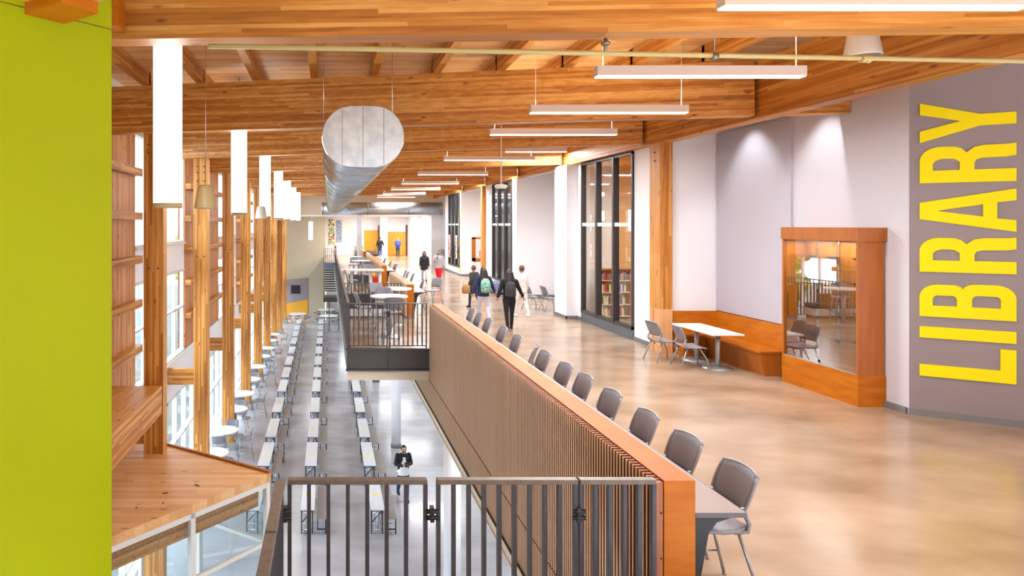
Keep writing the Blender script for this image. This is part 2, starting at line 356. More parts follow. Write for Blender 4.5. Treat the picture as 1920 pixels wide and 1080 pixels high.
for a, b_, c, d in ((25.95, 26.4, 29.5, 30.8), (36.65, 36.9, 40.2, 41.5)):
    f.box(7.6, 7.75, a, b_, 0, 4.8); f.box(7.6, 7.75, c, d, 0, 4.8); f.box(7.6, 7.75, b_, c, 0, 0.45); f.box(7.75, 9.3, d - 0.15, d, 0, 4.8)
f.box(7.6, 7.75, 47.15, 61.2, 0, 3.66)
struct('wall_classrooms', f, 'white_paint')
f = MB(); f.box(7.9, 14, 14.9, 15.0, 0, 6.1); f.box(13.9, 14, 15, 21, 0, 6.1); f.box(9.45, 14, 20.75, 20.9, 0, 6.1); struct('wall_library_interior', f, 'pale_roof_board')
f = MB(); f.box(9.3, 9.4, 26.0, 30.7, 0, 6.1); f.box(9.3, 9.4, 36.6, 41.4, 0, 6.1); struct('wall_classroom_interior', f, 'beige_paint')
# wall above the girder up to the deck
f = MB(); f.box(7.88, 8.0, 15.0, 46, 4.8, 6.13); struct('wall_clerestory', f, 'white_paint')
# glazed end behind the camera
f = MB(); f.box(-5, 16, -2.6, -2.4, LOW, 1.6); f.box(-5, 16, -2.6, -2.4, 3.2, 6.25); f.box(-5, .2, -2.6, -2.4, 1.6, 3.2); f.box(5.0, 16, -2.6, -2.4, 1.6, 3.2); f.box(15.8, 16, -2.6, 61, LOW, 6.25); struct('wall_back', f, 'white_paint')
# baseboards
f = MB(); f.box(8.93, 8.969, 9.9, 10.28, 0, 0.1); wseg(f, 8.955, 9.865, 8.955 + DX * 4, 9.865 + DY * 4, -0.03, 0, 0.1); struct('baseboard_right', f, 'base_rubber')
f = MB(); f.box(7.72, 7.749, 15.1, 16.2, 0, 0.1); f.box(7.72, 7.749, 19.5, 19.84, 0, 0.1); f.box(7.37, 7.399, 19.82, 20.9, 0, 0.1); f.box(7.37, 7.75, 19.82, 19.849, 0, 0.1)
f.box(7.56, 9.3, 25.77, 25.799, 0, 0.1); f.box(7.57, 7.599, 25.8, 30.8, 0, 0.1); f.box(7.57, 7.599, 36.5, 41.5, 0, 0.1); f.box(7.57, 9.3, 36.47, 36.499, 0, 0.1)
struct('baseboard_library', f, 'base_rubber')
# glazed fronts on the right
def big_window(idx, x, y0, y1, z0, z1, n, fm='dark_frame', curb=True, pm='glass_store'):
    fr = MB()
    fr.box(x - .05, x + .1, y0, y1, z1 - .06, z1); fr.box(x - .05, x + .1, y0, y0 + .06, z0, z1); fr.box(x - .05, x + .1, y1 - .06, y1, z0, z1)
    fr.box(x - .05, x + .1, y0, y1, z0, z0 + 0.08)
    w_ = struct('window_%d' % idx, fr, fm)
    mu = MB()
    for i in range(1, n):
        yy = y0 + (y1 - y0) * i / n; mu.box(x - .06, x + .1, yy - .05, yy + .05, z0, z1)
    part('mullion', mu, fm, w_)
    tr = MB(); tr.box(x - .03, x + .08, y0 + .06, y1 - .06, 2.93 - .05, 2.93 + .05); part('transom', tr, 'white_frame', w_)
    g = MB(); g.box(x + .02, x + .03, y0 + .06, y1 - .06, z0 + .08, z1 - .06); part('pane', g, pm, w_)
    if curb: cb = MB(); cb.box(x - .04, x + .1, y0, y1, 0.001, z0); part('curb', cb, 'curb_blue', w_)
    return w_
big_window(1, 7.75, 16.2, 19.5, 0.26, 4.78, 3)
big_window(2, 7.6, 26.4, 29.5, 0.45, 4.78, 3, curb=False)
big_window(3, 7.6, 36.9, 40.2, 0.45, 4.78, 3, curb=False)
# ---- left outer wall
SL = [(6.0, 15.5), (20.9, 27.4), (32.6, 38.2), (43.6, 49.2)]          # boarded bays
WN = [(15.5, 20.9), (27.4, 32.6), (38.2, 43.6), (49.2, 54.5)]          # window bays
f = MB()
f.box(XE - .25, XE, -2.6, 59, 5.2, 6.13); f.box(XE - .25, XE, -2.6, 59, -2.3, -1.17); f.box(XE - .25, XE, -2.6, 6, LOW, 5)
for a, b_ in WN: f.box(XE - .25, XE, a, b_, 1.5, 2.35)
f.box(XE - .25, XE, 54.5, 59, -1.17, 5.2)
struct('wall_left', f, 'white_paint')
wi = 4
for a, b_ in WN:
    for z0, z1, tr in ((2.35, 5.2, None), (-1.17, 1.5, 0.28)):
        fr = MB(); fr.box(XE - .16, XE + .02, a, b_, z0, z0 + .07); fr.box(XE - .16, XE + .02, a, b_, z1 - .07, z1)
        k = 5
        for i in range(k + 1):
            yy = a + (b_ - a) * i / k; fr.box(XE - .14, XE - .02, yy - .03, yy + .03, z0, z1)
        if tr: fr.box(XE - .14, XE - .02, a, b_, tr - .03, tr + .03)
        w_ = struct('window_%d' % wi, fr, 'white_frame'); wi += 1
        g = MB(); g.box(XE - .09, XE - .08, a, b_, z0, z1); part('pane', g, 'glass_clear', w_)
        sl = MB(); sl.box(XE, XE + .08, a, b_, z0 - .04, z0 + .0); part('window_sill', sl, 'white_frame', w_)
ys = [0.0] + [8.55 + 5.05 * k for k in range(0, 10)] + [59.0]
for i in range(len(ys) - 1):
    a, b_ = ys[i], ys[i + 1]
    fr = MB(); fr.box(XE - .16, XE + .0, a, b_, -2.38, -2.3); fr.box(XE - .16, XE + .0, a, b_, LOW, LOW + .2); fr.box(XE - .16, XE, a, b_, -3.85, -3.78)
    k = 4
    for j in range(k + 1):
        yy = a + (b_ - a) * j / k; wd = .11 if j in (0, k) else .035; fr.box(XE - .15, XE - .0, max(a, yy - wd), min(b_, yy + wd), LOW, -2.3)
    w_ = struct('window_%d' % wi, fr, 'white_frame'); wi += 1
    g = MB(); g.box(XE - .09, XE - .08, a, b_, LOW + .2, -2.38); part('pane', g, 'glass_clear', w_)
for k, (a, b_) in enumerate(SL):
    s_ = MB(); y = a + .045
    while y < b_:
        s_.box(XE - .04, XE + .02, y - .036, y + .036, -1.1, 5.78); y += 0.09
    t = thing('board_screen', ['vertical wood board screen beside the lime green wall', 'vertical board screen flanking the second timber column', 'vertical board screen behind the fourth timber column', 'farthest vertical board screen on the glazed side'][k], 'wall screen', (0, 0, 0))
    part('boards', s_, 'screen_board', t)
    bk = MB(); bk.box(XE - .2, XE - .05, a, b_, -1.17, 5.2); part('backing', bk, 'slat_backing', t)
    for z in (4.18, 3.13, 2.09, 1.04, -0.05):
        g = MB(); g.box(XE + .03, XE + .22, a + 0.02 if k else a, b_ - .02, z - .09, z + .09); part('rail', g, 'glulam_y', t)
# exterior
noise_mat('exterior_paving', srgb(74, 84, 84), srgb(104, 112, 110), (1, 1, 1), 1.5, 0.9)
f = MB(); f.box(-60, XE - .3, -10, 90, LOW - .3, LOW - .12); struct('ground', f, 'exterior_paving')
for (x, y, hh) in ((-14, 30, 7), (-16, 46, 8), (-13, 62, 7.5), (-15, 20, 6.5)):
    t = thing('tree', {30: 'leafy tree outside the middle windows', 46: 'tall leafy tree outside the farther windows', 62: 'leafy tree outside the last windows', 20: 'leafy tree outside the nearest windows'}[y], 'tree', (x, y, LOW - .12), 0, 'trees outside the glazing')
    tk = MB(); tk.tube([(0, 0, 0), (.1, 0, hh * .35), (0, .1, hh * .6)], [.22, .16, .08]); part('trunk', tk, 'dark_brown', t)
    cr_ = MB()
    for i in range(26):
        a = random.random() * 6.28; r_ = random.random() * 1.7; cr_.ball((r_ * math.cos(a), r_ * math.sin(a), hh * (.45 + .5 * random.random())), .5 + .4 * random.random(), 7, 5)
    part('crown', cr_, 'leaves', t)

# ================================================================ TIMBER FRAME
def beam(p, q, z0, z1, th, label):
    b_ = MB(); p = Vector(p); q = Vector(q); d = (q - p).normalized(); n = Vector((-d.y, d.x)) * th / 2
    b_.prism([(p + n)[:], (q + n)[:], (q - n)[:], (p - n)[:]], z0, z1)
    return single('roof_beam', b_, 'glulam_x', label, 'roof beam', 'glulam roof beams across the hall')
BL = [(-4.62, 7.06, 7.6, 6.45), (-4.62, 13.62, 8.96, 11.1), (-4.62, 18.7, 8.96, 14.95), (-4.62, 23.8, 8.0, 20.5), (-4.62, 28.9, 8.0, 25.3), (-4.62, 33.8, 8.0, 30.6), (-4.62, 39.0, 8.0, 35.8), (-4.62, 43.6, 8.0, 41.0)]
for i, (xa, ya, xb, yb) in enumerate(BL):
    if i == 0: d = 0
    lab = ['nearest big glulam beam across the top of the picture', 'second glulam beam, crossing just above the silver duct end', 'third glulam beam, just beyond the duct end', 'fourth glulam beam back across the hall', 'fifth glulam beam back across the hall', 'sixth glulam beam back across the hall', 'seventh glulam beam back across the hall', 'last glulam beam before the far bulkhead'][i]
    z1 = 5.83
    if i == 0: beam((xa, ya - .14), (7.54, yb - .14), 4.86, z1, .27, lab)
    else:
        # stops at the girder and continues beyond it as a stub to the wall
        t = (7.52 - xa) / (xb - xa); beam((xa, ya), (7.52, ya + (yb - ya) * t), 4.85, z1, .25, lab)
        if i in (1, 2):
            t2 = (7.87 - xa) / (xb - xa); s_ = MB(); y2 = ya + (yb - ya) * t2
            s_.prism([(7.87, y2 - .12), (xb, yb - .12), (xb, yb + .12), (7.87, y2 + .12)], 4.85, z1)
            single('beam_stub', s_, 'glulam_x', ['short glulam stub from the girder to the grey wall above the display case', 'short glulam stub over the white wall beside the timber post'][i - 1], 'roof beam')
g = MB(); g.box(7.57, 7.86, 2.5, 45.9, 4.8, 5.82); single('girder', g, 'glulam_y', 'long glulam girder running down the right side over the library front', 'girder')
# joists
jx = [-3.8 + 1.175 * i for i in range(17)]
for bay, (i0, i1, nm) in enumerate(((0, 1, 'nearest bay'), (1, 2, 'second bay'))):
    a, b_ = BL[i0], BL[i1]
    for k, x in enumerate(jx):
        if x > 7.3: continue
        ya = a[1] + (a[3] - a[1]) * (x - a[0]) / (a[2] - a[0]); yb = b_[1] + (b_[3] - b_[1]) * (x - b_[0]) / (b_[2] - b_[0])
        s_ = MB(); s_.box(x - .07, x + .07, ya - (.1 if i0 else .14), yb - .02, 5.83, 6.13)
        single('roof_joist', s_, 'glulam_y', '%s glulam joist from the left in the %s of the roof' % (ORD[k], nm), 'joist', 'glulam joists in the ' + nm)
# joist bay above and before the nearest beam
for k, x in enumerate(jx):
    if x > 7.3 or x < 1: continue
    s_ = MB(); s_.box(x - .07, x + .07, 3.0, 6.4, 5.83, 6.13); single('roof_joist', s_, 'glulam_y', '%s glulam joist from the left in front of the nearest beam overhead' % ORD[k - 5], 'joist', 'joists nearest overhead')
# left timber columns
COLY = [8.55 + 5.05 * k for k in range(0, 10)]
for k, y in enumerate(COLY):
    t = thing('timber_column', '%s tall glulam column in the row along the glazed left side' % (ORD[k] if k else 'hidden nearest'), 'column', (0, 0, 0), 0, 'glulam columns along the left glazing')
    s_ = MB(); s_.box(-3.92, -3.5, y, y + .30, LOW + .28, 4.86); part('shaft', s_, 'glulam_z', t, .006)
    p_ = MB(); p_.box(-4.0, -3.42, y - .08, y + .38, LOW, LOW + .28); part('pedestal', p_, 'concrete', t)
    p_ = MB(); p_.box(-4.69, -3.92, y + .05, y + .25, -1.75, -1.3); part('strut', p_, 'glulam_x', t)
    for xx in (-3.81, -3.61):
        bb = MB()
        for zz in ((2.0,) if k % 2 else (2.0, 4.2)):
            bb.tube([(xx, y + .01, zz), (xx, y - .02, zz)], .022, 8)
        if k % 2 == 0 or True:
            for zz in (4.45, 4.62, 4.98, 5.1): bb.tube([(xx, y + .02, zz), (xx, y - .03, zz)], .02, 8) if zz < 4.86 else None
        part('bolt', bb, 'dark_brown', t)
# lower edge beam above the vestibule
s_ = MB(); s_.box(-4.5, -3.45, 6.5, 13.3, -1.0, -0.42); single('edge_beam', s_, 'glulam_y', 'deep glulam edge beam low beside the lime green wall, above the entry box', 'beam', bevel=.01)
# right timber posts
for k, (x0, x1, y0, y1, lab) in enumerate(((7.57, 7.86, 14.6, 15.06, 'timber post between the library front and the bench nook'), (7.42, 7.6, 30.8, 31.1, 'slim timber post beyond the second glazed front'))):
    t = thing('timber_post', lab, 'column'); s_ = MB(); s_.box(x0, x1, y0, y1, 1.0 if k == 0 else 0, 4.8); part('shaft', s_, 'glulam_z', t)
    if k == 0:
        s_ = MB(); s_.box(x0, x1, y0, y1, 0, 1.0); part('lower_shaft', s_, 'screen_board', t)
        bb = MB()
        for zz in (.2, .4, 4.6, 4.4): bb.tube([(7.58, 14.82, zz), (7.55, 14.82, zz)], .02, 8)
        part('bolt', bb, 'dark_brown', t)
# lime green wall and the short beam over it
gx, gy = -1.42, 4.2; ux, uy = -0.657, -0.754
f = MB(); f.prism([(gx, gy), (gx + ux * 3.2, gy + uy * 3.2), (gx + ux * 3.2 - .012, gy + uy * 3.2 + .01), (gx - .012, gy + .01)], LOW, 4.205)
f.prism([(gx, gy), (gx + ux * 3.2, gy + uy * 3.2), (gx + ux * 3.2 - .012, gy + uy * 3.2 + .01), (gx - .012, gy + .01)], 4.215, 6.13)
struct('wall_green', f, 'lime_paint')
bd = Vector((0.82, -0.57)); bn = Vector((0.57, 0.82)); bc = Vector((-1.70, 3.86))
s_ = MB(); p0 = bc - bd * .1; p1 = bc + bd * 1.6
s_.prism([(p0 + bn * .13)[:], (p1 + bn * .13)[:], (p1 - bn * .13)[:], (p0 - bn * .13)[:]], 4.24, 4.9)
single('overhead_beam', s_, 'glulam_x', 'short glulam beam end crossing the top of the lime green wall', 'beam')
s_ = MB(); p1 = bc + bd * .34
s_.prism([(p0 + bn * .12)[:], (p1 + bn * .12)[:], (p1 - bn * .12)[:], (p0 - bn * .12)[:]], 4.17, 4.24)
single('bearing_block', s_, 'maple', 'small wood bearing block under the beam end on the lime green wall', 'block')
s_ = MB(); s_.box(-2.35, -2.10, 6.40, 6.64, 4.92, 5.22); single('bearing_block', s_, 'maple', 'square wood block on the nearest beam beside the lime green wall', 'block')

# ================================================================ ENTRY BOX (vestibule)
t = thing('entry_vestibule', 'glazed entry box with a flat wood board roof beside the lime green wall', 'vestibule')
Cn, Fr, Nl = Vector((-1.12, 12.57)), Vector((-4.25, 14.64)), Vector((-3.72, 9.63))
Bk = Nl + (Fr - Cn)
zr = -1.95
def inset(p, s): c = (Cn + Fr + Nl + Bk) / 4; return p + (c - p) * s
s_ = MB(); s_.prism([p[:] for p in (Cn, Fr, Vector((-4.6, 14.4)), Vector((-4.6, 9.6)), Nl)], zr - .16, zr); part('roof_deck', s_, 'pale_roof_board', t)
s_ = MB()
for a, b_ in ((Cn, Fr),): s_.bar((*inset(a, .01), zr + .02), (*inset(b_, .01), zr + .02), .06, .05)
part('roof_curb', s_, 'maple_dark', t)
s_ = MB(); ci, fi, ni = inset(Cn, .03), inset(Fr, .03), inset(Nl, .03)
for a, b_ in ((ci, fi), (ci, ni)):
    d = (b_ - a)
    s_.bar((*a, zr - .21), (*b_, zr - .21), .1, .1); s_.bar((*a, LOW + .1), (*b_, LOW + .1), .1, .2); s_.bar((*a, -3.3), (*b_, -3.3), .07, .07)
    for q in ((0, .5, 1) if b_ is fi else (0, .47, .95)):
        p = a + d * q; s_.bar((*p, LOW), (*p, zr - .16), .1, .1, (d.x, d.y, 0))
part('frame', s_, 'white_frame', t)
s_ = MB()
for a, b_ in ((ci, fi), (ci, ni)): s_.bar((*(a + (b_ - a) * .01), (LOW + zr - .2) / 2 + .05), (*b_, (LOW + zr - .2) / 2 + .05), .012, -LOW + zr - .5)
part('pane', s_, 'glass_store', t)
s_ = MB(); d = (ni - ci); p = ci + d * .12
s_.bar((*(ci + d * .03 + Vector((-.12, .05))), zr - .42), (*(ni + Vector((-.12, .05))), zr - .42), .12, .38); part('inner_beam', s_, 'glulam_x', t)

for k, (x, y, a, l) in enumerate(((-3.0, 11.6, .3, .10), (-3.3, 11.0, 1.0, .03), (-2.5, 12.0, -.6, .12), (-2.9, 11.2, .1, .03))):
    s_ = MB(); s_.bar((x, y, zr + .008), (x + l * math.cos(a), y + l * math.sin(a), zr + .008), .015, .014)
    single('wood_scrap', s_, 'dark_brown', ['longest wood scrap lying on the entry box roof', 'tiny scrap nearest the lime green wall on the entry box roof', 'wood scrap toward the middle of the entry box roof', 'small dark scrap near the front edge of the entry box roof'][k], 'scrap', 'scraps on the entry box roof')
# ================================================================ SLAT FRONT AND BARS
def bar_unit(y0, y1, label, cat='bar counter', low=False):
    t = thing('bar_divider', label, cat)
    s_ = MB(); s_.box(2.46, 2.69, y0, y1, 0.0, 1.055); part('body', s_, 'maple', t, .002)
    s_ = MB(); s_.box(2.69, 3.06, y0, y1, .785, .82); part('worktop', s_, 'laminate_grey', t)
    s_ = MB(); s_.box(3.06, 3.066, y0, y1, .785, .82); s_.box(2.69, 3.066, y0 - .004, y0, .785, .82); part('worktop_edge', s_, 'laminate_edge', t)
    for yy in [y0 + .02 + 1.6 * k for k in range(int((y1 - y0) / 1.6) + 1)]:
        s_ = MB(); s_.prism([(2.69, .785), (3.0, .785), (2.86, .74), (2.80, .66), (2.72, .22), (2.69, .0)], yy, yy + .03, 'y'); part('bracket', s_, 'black', t)
    return t
bar_unit(4.685, 15.13, 'near long maple bar divider with grey worktop, running back from the front railing')
tb = bar_unit(20.0, 25.4, 'second maple bar divider, beyond the round white high tables')
tc_ = bar_unit(29.3, 41.0, 'third maple bar divider, farther down the upper floor')
td_ = bar_unit(44.8, 49.0, 'farthest short maple bar divider near the white pillar')
t = thing('slat_wall', 'long wall of thin vertical wood slats below the maple bar cap', 'slatted wall')
def slats(name, y0, y1, z0, z1, x0, x1, parent):
    s_ = MB(); e_ = MB(); y = y0
    while y < y1:
        s_.box(x0 + .004, x1, y, y + .019, z0, z1); e_.box(x0, x0 + .004, y, y + .017, z0, z1 + .001); y += .055
    part(name, s_, 'slat_wood', parent); part(name + '_edge', e_, 'slat_edge', parent)
slats('upper_slats', 4.74, 15.1, -.735, 1.045, 2.39, 2.455, t)
slats('lower_slats', 4.74, 28.0, -1.33, -.76, 2.39, 2.455, t)
slats('hanging_slats', 4.74, 28.0, -1.58, -1.46, 2.40, 2.46, t)
s_ = MB(); s_.box(2.455, 2.46, 4.7, 15.1, -.76, 1.04); s_.box(2.455, 2.47, 4.7, 28, -1.46, -.76); part('backing', s_, 'slat_backing', t)
s_ = MB(); s_.box(2.37, 2.46, 4.7, 28.0, -1.46, -1.345); part('ledge_band', s_, 'cream_paint', t)
s_ = MB(); s_.box(2.365, 2.46, 4.7, 28.0, -1.345, -1.33); part('ledge_reveal', s_, 'black', t)
s_ = MB(); s_.box(2.39, 2.438, 4.66, 4.70, -1.6, 1.05); part('end_stud', s_, 'slat_wood', t)
s_ = MB()
for zz in (.83, .50): s_.tube([(2.425, 4.665, zz), (2.425, 4.65, zz)], .006, 8)
part('screw', s_, 'black', t)
for tt, a, b_ in ((tb, 20.02, 25.4), (tc_, 29.32, 41.0), (td_, 44.82, 49.0)): 
    s_ = MB(); y = a
    while y < b_: s_.box(2.43, 2.459, y, y + .03, .05, 1.045); y += .09
    part('slats', s_, 'slat_edge', tt)
s_ = MB(); s_.box(2.44, 2.71, 19.98, 20.0, 0, .08); part('plinth', s_, 'base_rubber', tb)

# ================================================================ BALCONY EDGE AND RAILINGS
t = thing('balcony_fascia', 'dark steel fascia plates around the edge of the balcony of round tables', 'fascia')
for a, b_ in ((.47, 1.43), (1.45, 2.39)):
    s_ = MB(); s_.box(a, b_, 15.10, 15.13, -.50, -.02); part('plate', s_, 'fascia_dark', t)
s_ = MB(); s_.box(.42, 2.39, 15.05, 15.13, -.52, -.48); s_.box(.42, 2.39, 15.06, 15.13, -.03, 0.01); s_.box(.44, .47, 15.05, 46.5, -.5, 0.01); s_.box(1.42, 1.46, 15.07, 15.1, -.5, 0); part('flange', s_, 'rail_metal', t)
s_ = MB(); s_.box(.46, 2.38, 15.10, 46.5, -.74, -.52); part('soffit', s_, 'cream_paint', t)
def railing(p, q, z0, ztop, label, npan, gap=.12, cap=(.055, .03), bar_r=.016, first_gap=0, sp=.11, group=None, knuckle=True):
    t = thing('railing', label, 'railing', (0, 0, 0), 0, group)
    p = Vector(p); q = Vector(q); Ltot = (q - p).length; d = (q - p).normalized(); n = Vector((-d.y, d.x))
    pl = Ltot / npan
    for k in range(npan):
        a = p + d * (pl * k + (0.02 if k else 0)); b_ = p + d * (pl * (k + 1) - 0.02)
        c_ = MB(); c_.bar((a.x, a.y, ztop - cap[1] / 2), (b_.x, b_.y, ztop - cap[1] / 2), cap[0], cap[1]); part('top_rail', c_, 'rail_cap', t, .003)
        c_ = MB(); c_.bar((a.x, a.y, z0 + .06), (b_.x, b_.y, z0 + .06), .03, .02); part('bottom_rail', c_, 'rail_metal', t)
        nb = max(2, int(round((b_ - a).length / sp)))
        for j in range(nb + 1):
            pt = a + (b_ - a) * j / nb
            if j == 0: pt = a + d * .012
            if j == nb: pt = b_ - d * .012
            c_ = MB(); zz = z0 if j in (0, nb) else z0 + .06
            c_.bar((pt.x, pt.y, zz), (pt.x, pt.y, ztop - cap[1]), bar_r, .03, (d.x, d.y, 0)); part('baluster', c_, 'rail_metal', t)
        if k and knuckle:
            c_ = MB(); m_ = p + d * (pl * k); c_.bar((m_.x - d.x * .045, m_.y - d.y * .045, ztop - .24), (m_.x + d.x * .045, m_.y + d.y * .045, ztop - .24), .05, .035)
            c_.bar((m_.x - d.x * .045, m_.y - d.y * .045, ztop - .29), (m_.x + d.x * .045, m_.y + d.y * .045, ztop - .29), .05, .035)
            c_.bar((m_.x, m_.y, ztop - .33), (m_.x, m_.y, ztop - .2), .03, .04); part('clamp', c_, 'black', t)
    return t
# panels of the near railing as the photo spaces them
def near_panels():
    t = thing('railing', 'dark metal guard railing in the foreground, three panels at the top of the stairs', 'railing')
    Y = 4.67; zt = 1.08
    for x0, x1, nb in ((-.292, .722, 7), (.792, 1.814, 9), (1.83, 2.385, 5)):
        c_ = MB(); c_.bar((x0, Y, zt - .02), (x1, Y, zt - .02), .06, .035); part('top_rail', c_, 'rail_cap', t, .004)
        for j in range(nb + 1):
            x = x0 + .012 + (x1 - x0 - .024) * j / nb
            c_ = MB(); c_.box(x - .014, x + .014, Y - .022, Y + .022, 0, zt - .035); part('baluster', c_, 'rail_metal', t)
    for x in (.757, 1.822, -.31):
        c_ = MB()
        for zz in (.845, .80):
            c_.tube([(x - .045, Y - .02, zz), (x + .045, Y - .02, zz)], .018, 8)
        c_.box(x - .014, x + .014, Y - .035, Y + .02, .77, .875); part('clamp', c_, 'black', t)
near_panels()
t = thing('railing', 'dark side railing with broad bronze cap dropping out at the bottom left of the foreground', 'railing')
for y0, y1 in ((3.86, 4.66), (2.7, 3.84)):
    c_ = MB(); c_.bar((-.345, y0, 1.065), (-.345, y1, 1.065), .07, .035); part('top_rail', c_, 'rail_cap', t, .004)
    n = int((y1 - y0) / .11)
    for j in range(n + 1):
        y = y0 + .012 + (y1 - y0 - .024) * j / n; c_ = MB(); c_.box(-.367, -.323, y - .01, y + .01, 0, 1.048); part('baluster', c_, 'rail_metal', t)
RG = 'balcony railings'
railing((.50, 15.16), (2.36, 15.16), 0, 1.075, 'front railing of the balcony, two panels above the dark fascia', 2, bar_r=.014, cap=(.045, .025))
railing((.49, 15.2), (.49, 20.4), 0, 1.075, 'side railing of the balcony beside the first round tables', 3, bar_r=.014, cap=(.06, .03))
railing((.52, 20.42), (2.36, 20.42), 0, 1.07, 'cross railing behind the dark bench on the balcony', 2, bar_r=.012, cap=(.04, .025))
railing((.49, 20.45), (.49, 32), 0, 1.075, 'middle side railing of the balcony beyond the cross railing', 5, bar_r=.014, cap=(.06, .03), sp=.14)
railing((.49, 32.05), (.49, 46.4), 0, 1.075, 'far side railing of the balcony toward the stairs', 6, bar_r=.014, cap=(.06, .03), sp=.2)
# ================================================================ WHITE ROUND COLUMNS
for y, z1, lab in ((13.5, -1.0, 'nearest round white column, under the slatted wall'), (24.0, -.75, 'round white column standing behind the walking student'), (34.0, -.75, 'third round white column, only its foot showing below the balcony'), (44.5, -.75, 'farthest round white column under the balcony')):
    t = thing('round_column', lab, 'column', (2.55 if y > 14 else 2.62, y, LOW), 0, 'round white columns')
    s_ = MB(); s_.cyl(0, 0, .12, z1 - LOW, .18, 28); part('shaft', s_, 'white_paint', t)
    s_ = MB(); s_.cyl(0, 0, 0, .12, .2, 28); part('base_ring', s_, 'base_rubber', t)
s_ = MB(); s_.box(2.1, 2.45, 46.3, 46.6, 0, 3.66); single('square_pillar', s_, 'white_paint', 'slim white pillar at the far end of the balcony under the bulkhead', 'column')

# ================================================================ DUCTS AND SERVICES
def oval(cx, y, cz, a, h, n=32, k=1.0):
    out = []
    for j in range(n):
        th = 2 * PI * j / n; r_ = h * k
        x = math.cos(th) * r_ + (a * k - r_) * (1 if math.cos(th) > 0 else -1) * min(1, abs(math.cos(th)) * 4); out.append((cx + x, y, cz + r_ * math.sin(th)))
    return out
t = thing('oval_duct', 'big spiral oval galvanised duct running down the hall overhead', 'duct')
YD0, YD1 = 8.3, 41.8; DX0, DZ, DA, DH = 0.455, 4.07, 0.53, 0.40
s_ = MB(); s_.loft([oval(DX0, YD0 + .03, DZ, DA * .98, DH * .98), oval(DX0, YD1, DZ, DA * .98, DH * .98)]); part('duct_body', s_, 'galvanised', t)
s_ = MB(); s_.loft([oval(DX0, YD0, DZ, DA, DH), oval(DX0, YD0 + .03, DZ, DA, DH)]); part('end_cap', s_, 'galvanised', t)
s_ = MB(); s_.loft([oval(DX0, YD0 - .006, DZ, DA, DH), oval(DX0, YD0 + .05, DZ, DA * 1.015, DH * 1.015)], cap=False); part('end_flange', s_, 'chrome', t)
for x in (-.27, 0, .27):
    s_ = MB(); hh = DH * .97 if x == 0 else DH * .9; s_.box(DX0 + x - .003, DX0 + x + .003, YD0 - .008, YD0, DZ - hh, DZ + hh); part('cap_seam', s_, 'seam_metal', t)
y = YD0 + 1.2
while y < YD1 - .5:
    s_ = MB(); s_.loft([oval(DX0, y, DZ, DA * 1.02, DH * 1.02), oval(DX0, y + .07, DZ, DA * 1.02, DH * 1.02)]); part('coupling_ring', s_, 'seam_metal', t); y += 1.55
for (x, y) in ((DX0 - .52, 9.5), (DX0 + .5, 9.5), (DX0 - .52, 16), (DX0 + .5, 16), (DX0 - .52, 24), (DX0 + .5, 24)):
    s_ = MB(); s_.tube([(x, y, DZ), (x, y, 6.13)], .006, 5); part('hanger_wire', s_, 'chrome', t)
t = thing('cross_duct', 'round galvanised duct crossing the hall under the far bulkhead', 'duct')
s_ = MB(); s_.tube([(-.4, 42.4, 3.98), (7.55, 42.4, 3.98)], .42, 24); part('duct_body', s_, 'galvanised', t)
for x in (2.6, 5.3, -.36, 7.5):
    s_ = MB(); s_.tube([(x, 42.4, 3.98), (x + .04, 42.4, 3.98)], .43, 24); part('coupling_ring', s_, 'seam_metal', t)
for x in (1.0, 6.0):
    s_ = MB(); s_.tube([(x, 42.4, 4.3), (x, 42.4, 6.13)], .01, 5); part('hanger_wire', s_, 'chrome', t)
# sprinkler pipe
t = thing('sprinkler_pipe', 'painted sprinkler pipe slung beneath the nearest beam', 'pipe')
pz = 4.69
s_ = MB(); s_.tube([(-1.2, 6.42, pz + .03), (7.55, 6.9, pz)], .027, 12); part('pipe_run', s_, 'pipe_paint', t)
s_ = MB(); xx = 2.88; yy = 6.645; s_.tube([(xx, yy, pz), (xx, yy, 4.87)], .02, 8); s_.ball((xx, yy, pz + .12), .05, 10, 6, (1, 1, .6)); part('hanger', s_, 'seam_metal', t)
s_ = MB(); s_.tube([(4.05, 6.71, pz), (4.05, 6.71, 6.13)], .008, 6); s_.tube([(4.02, 6.71, pz), (4.08, 6.71, pz)], .04, 10); part('hanger', s_, 'seam_metal', t)
s_ = MB(); s_.tube([(5.66, 6.8, pz), (5.76, 6.8, pz)], .042, 10); s_.tube([(5.71, 6.76, pz - .05), (5.71, 6.84, pz + .05)], .012, 6); part('coupling', s_, 'pipe_paint', t)
# linear pendants
def linear(x, y, z, Lh, label, group):
    t = thing('linear_pendant', label, 'light', (x, y, z), 0, group)
    s_ = MB(); s_.box(-Lh, Lh, -.06, .06, 0.012, .13); part('housing', s_, 'fixture_white', t)
    s_ = MB(); s_.box(-Lh + .01, Lh - .01, -.054, .054, 0.0, .012); part('diffuser', s_, 'lamp_white', t)
    for sx in (-1, 1):
        s_ = MB(); s_.tube([(sx * Lh * .93, 0, .13), (sx * Lh * .93, 0, 6.13 - z)], .005, 5); part('cable', s_, 'fixture_white', t)
    return t
for k, y in enumerate(FIX_Y): linear(FIX_X, y, FIX_Z, 1.25, '%s linear pendant light from the camera down the upper floor' % ORD[k].capitalize(), 'linear pendants over the upper floor')
for k, y in enumerate(ROW2_Y): linear(6.5, y, 5.19, .95, '%s linear light from the camera in the short row beside the library front' % ORD[k].capitalize(), 'linear lights beside the library front')
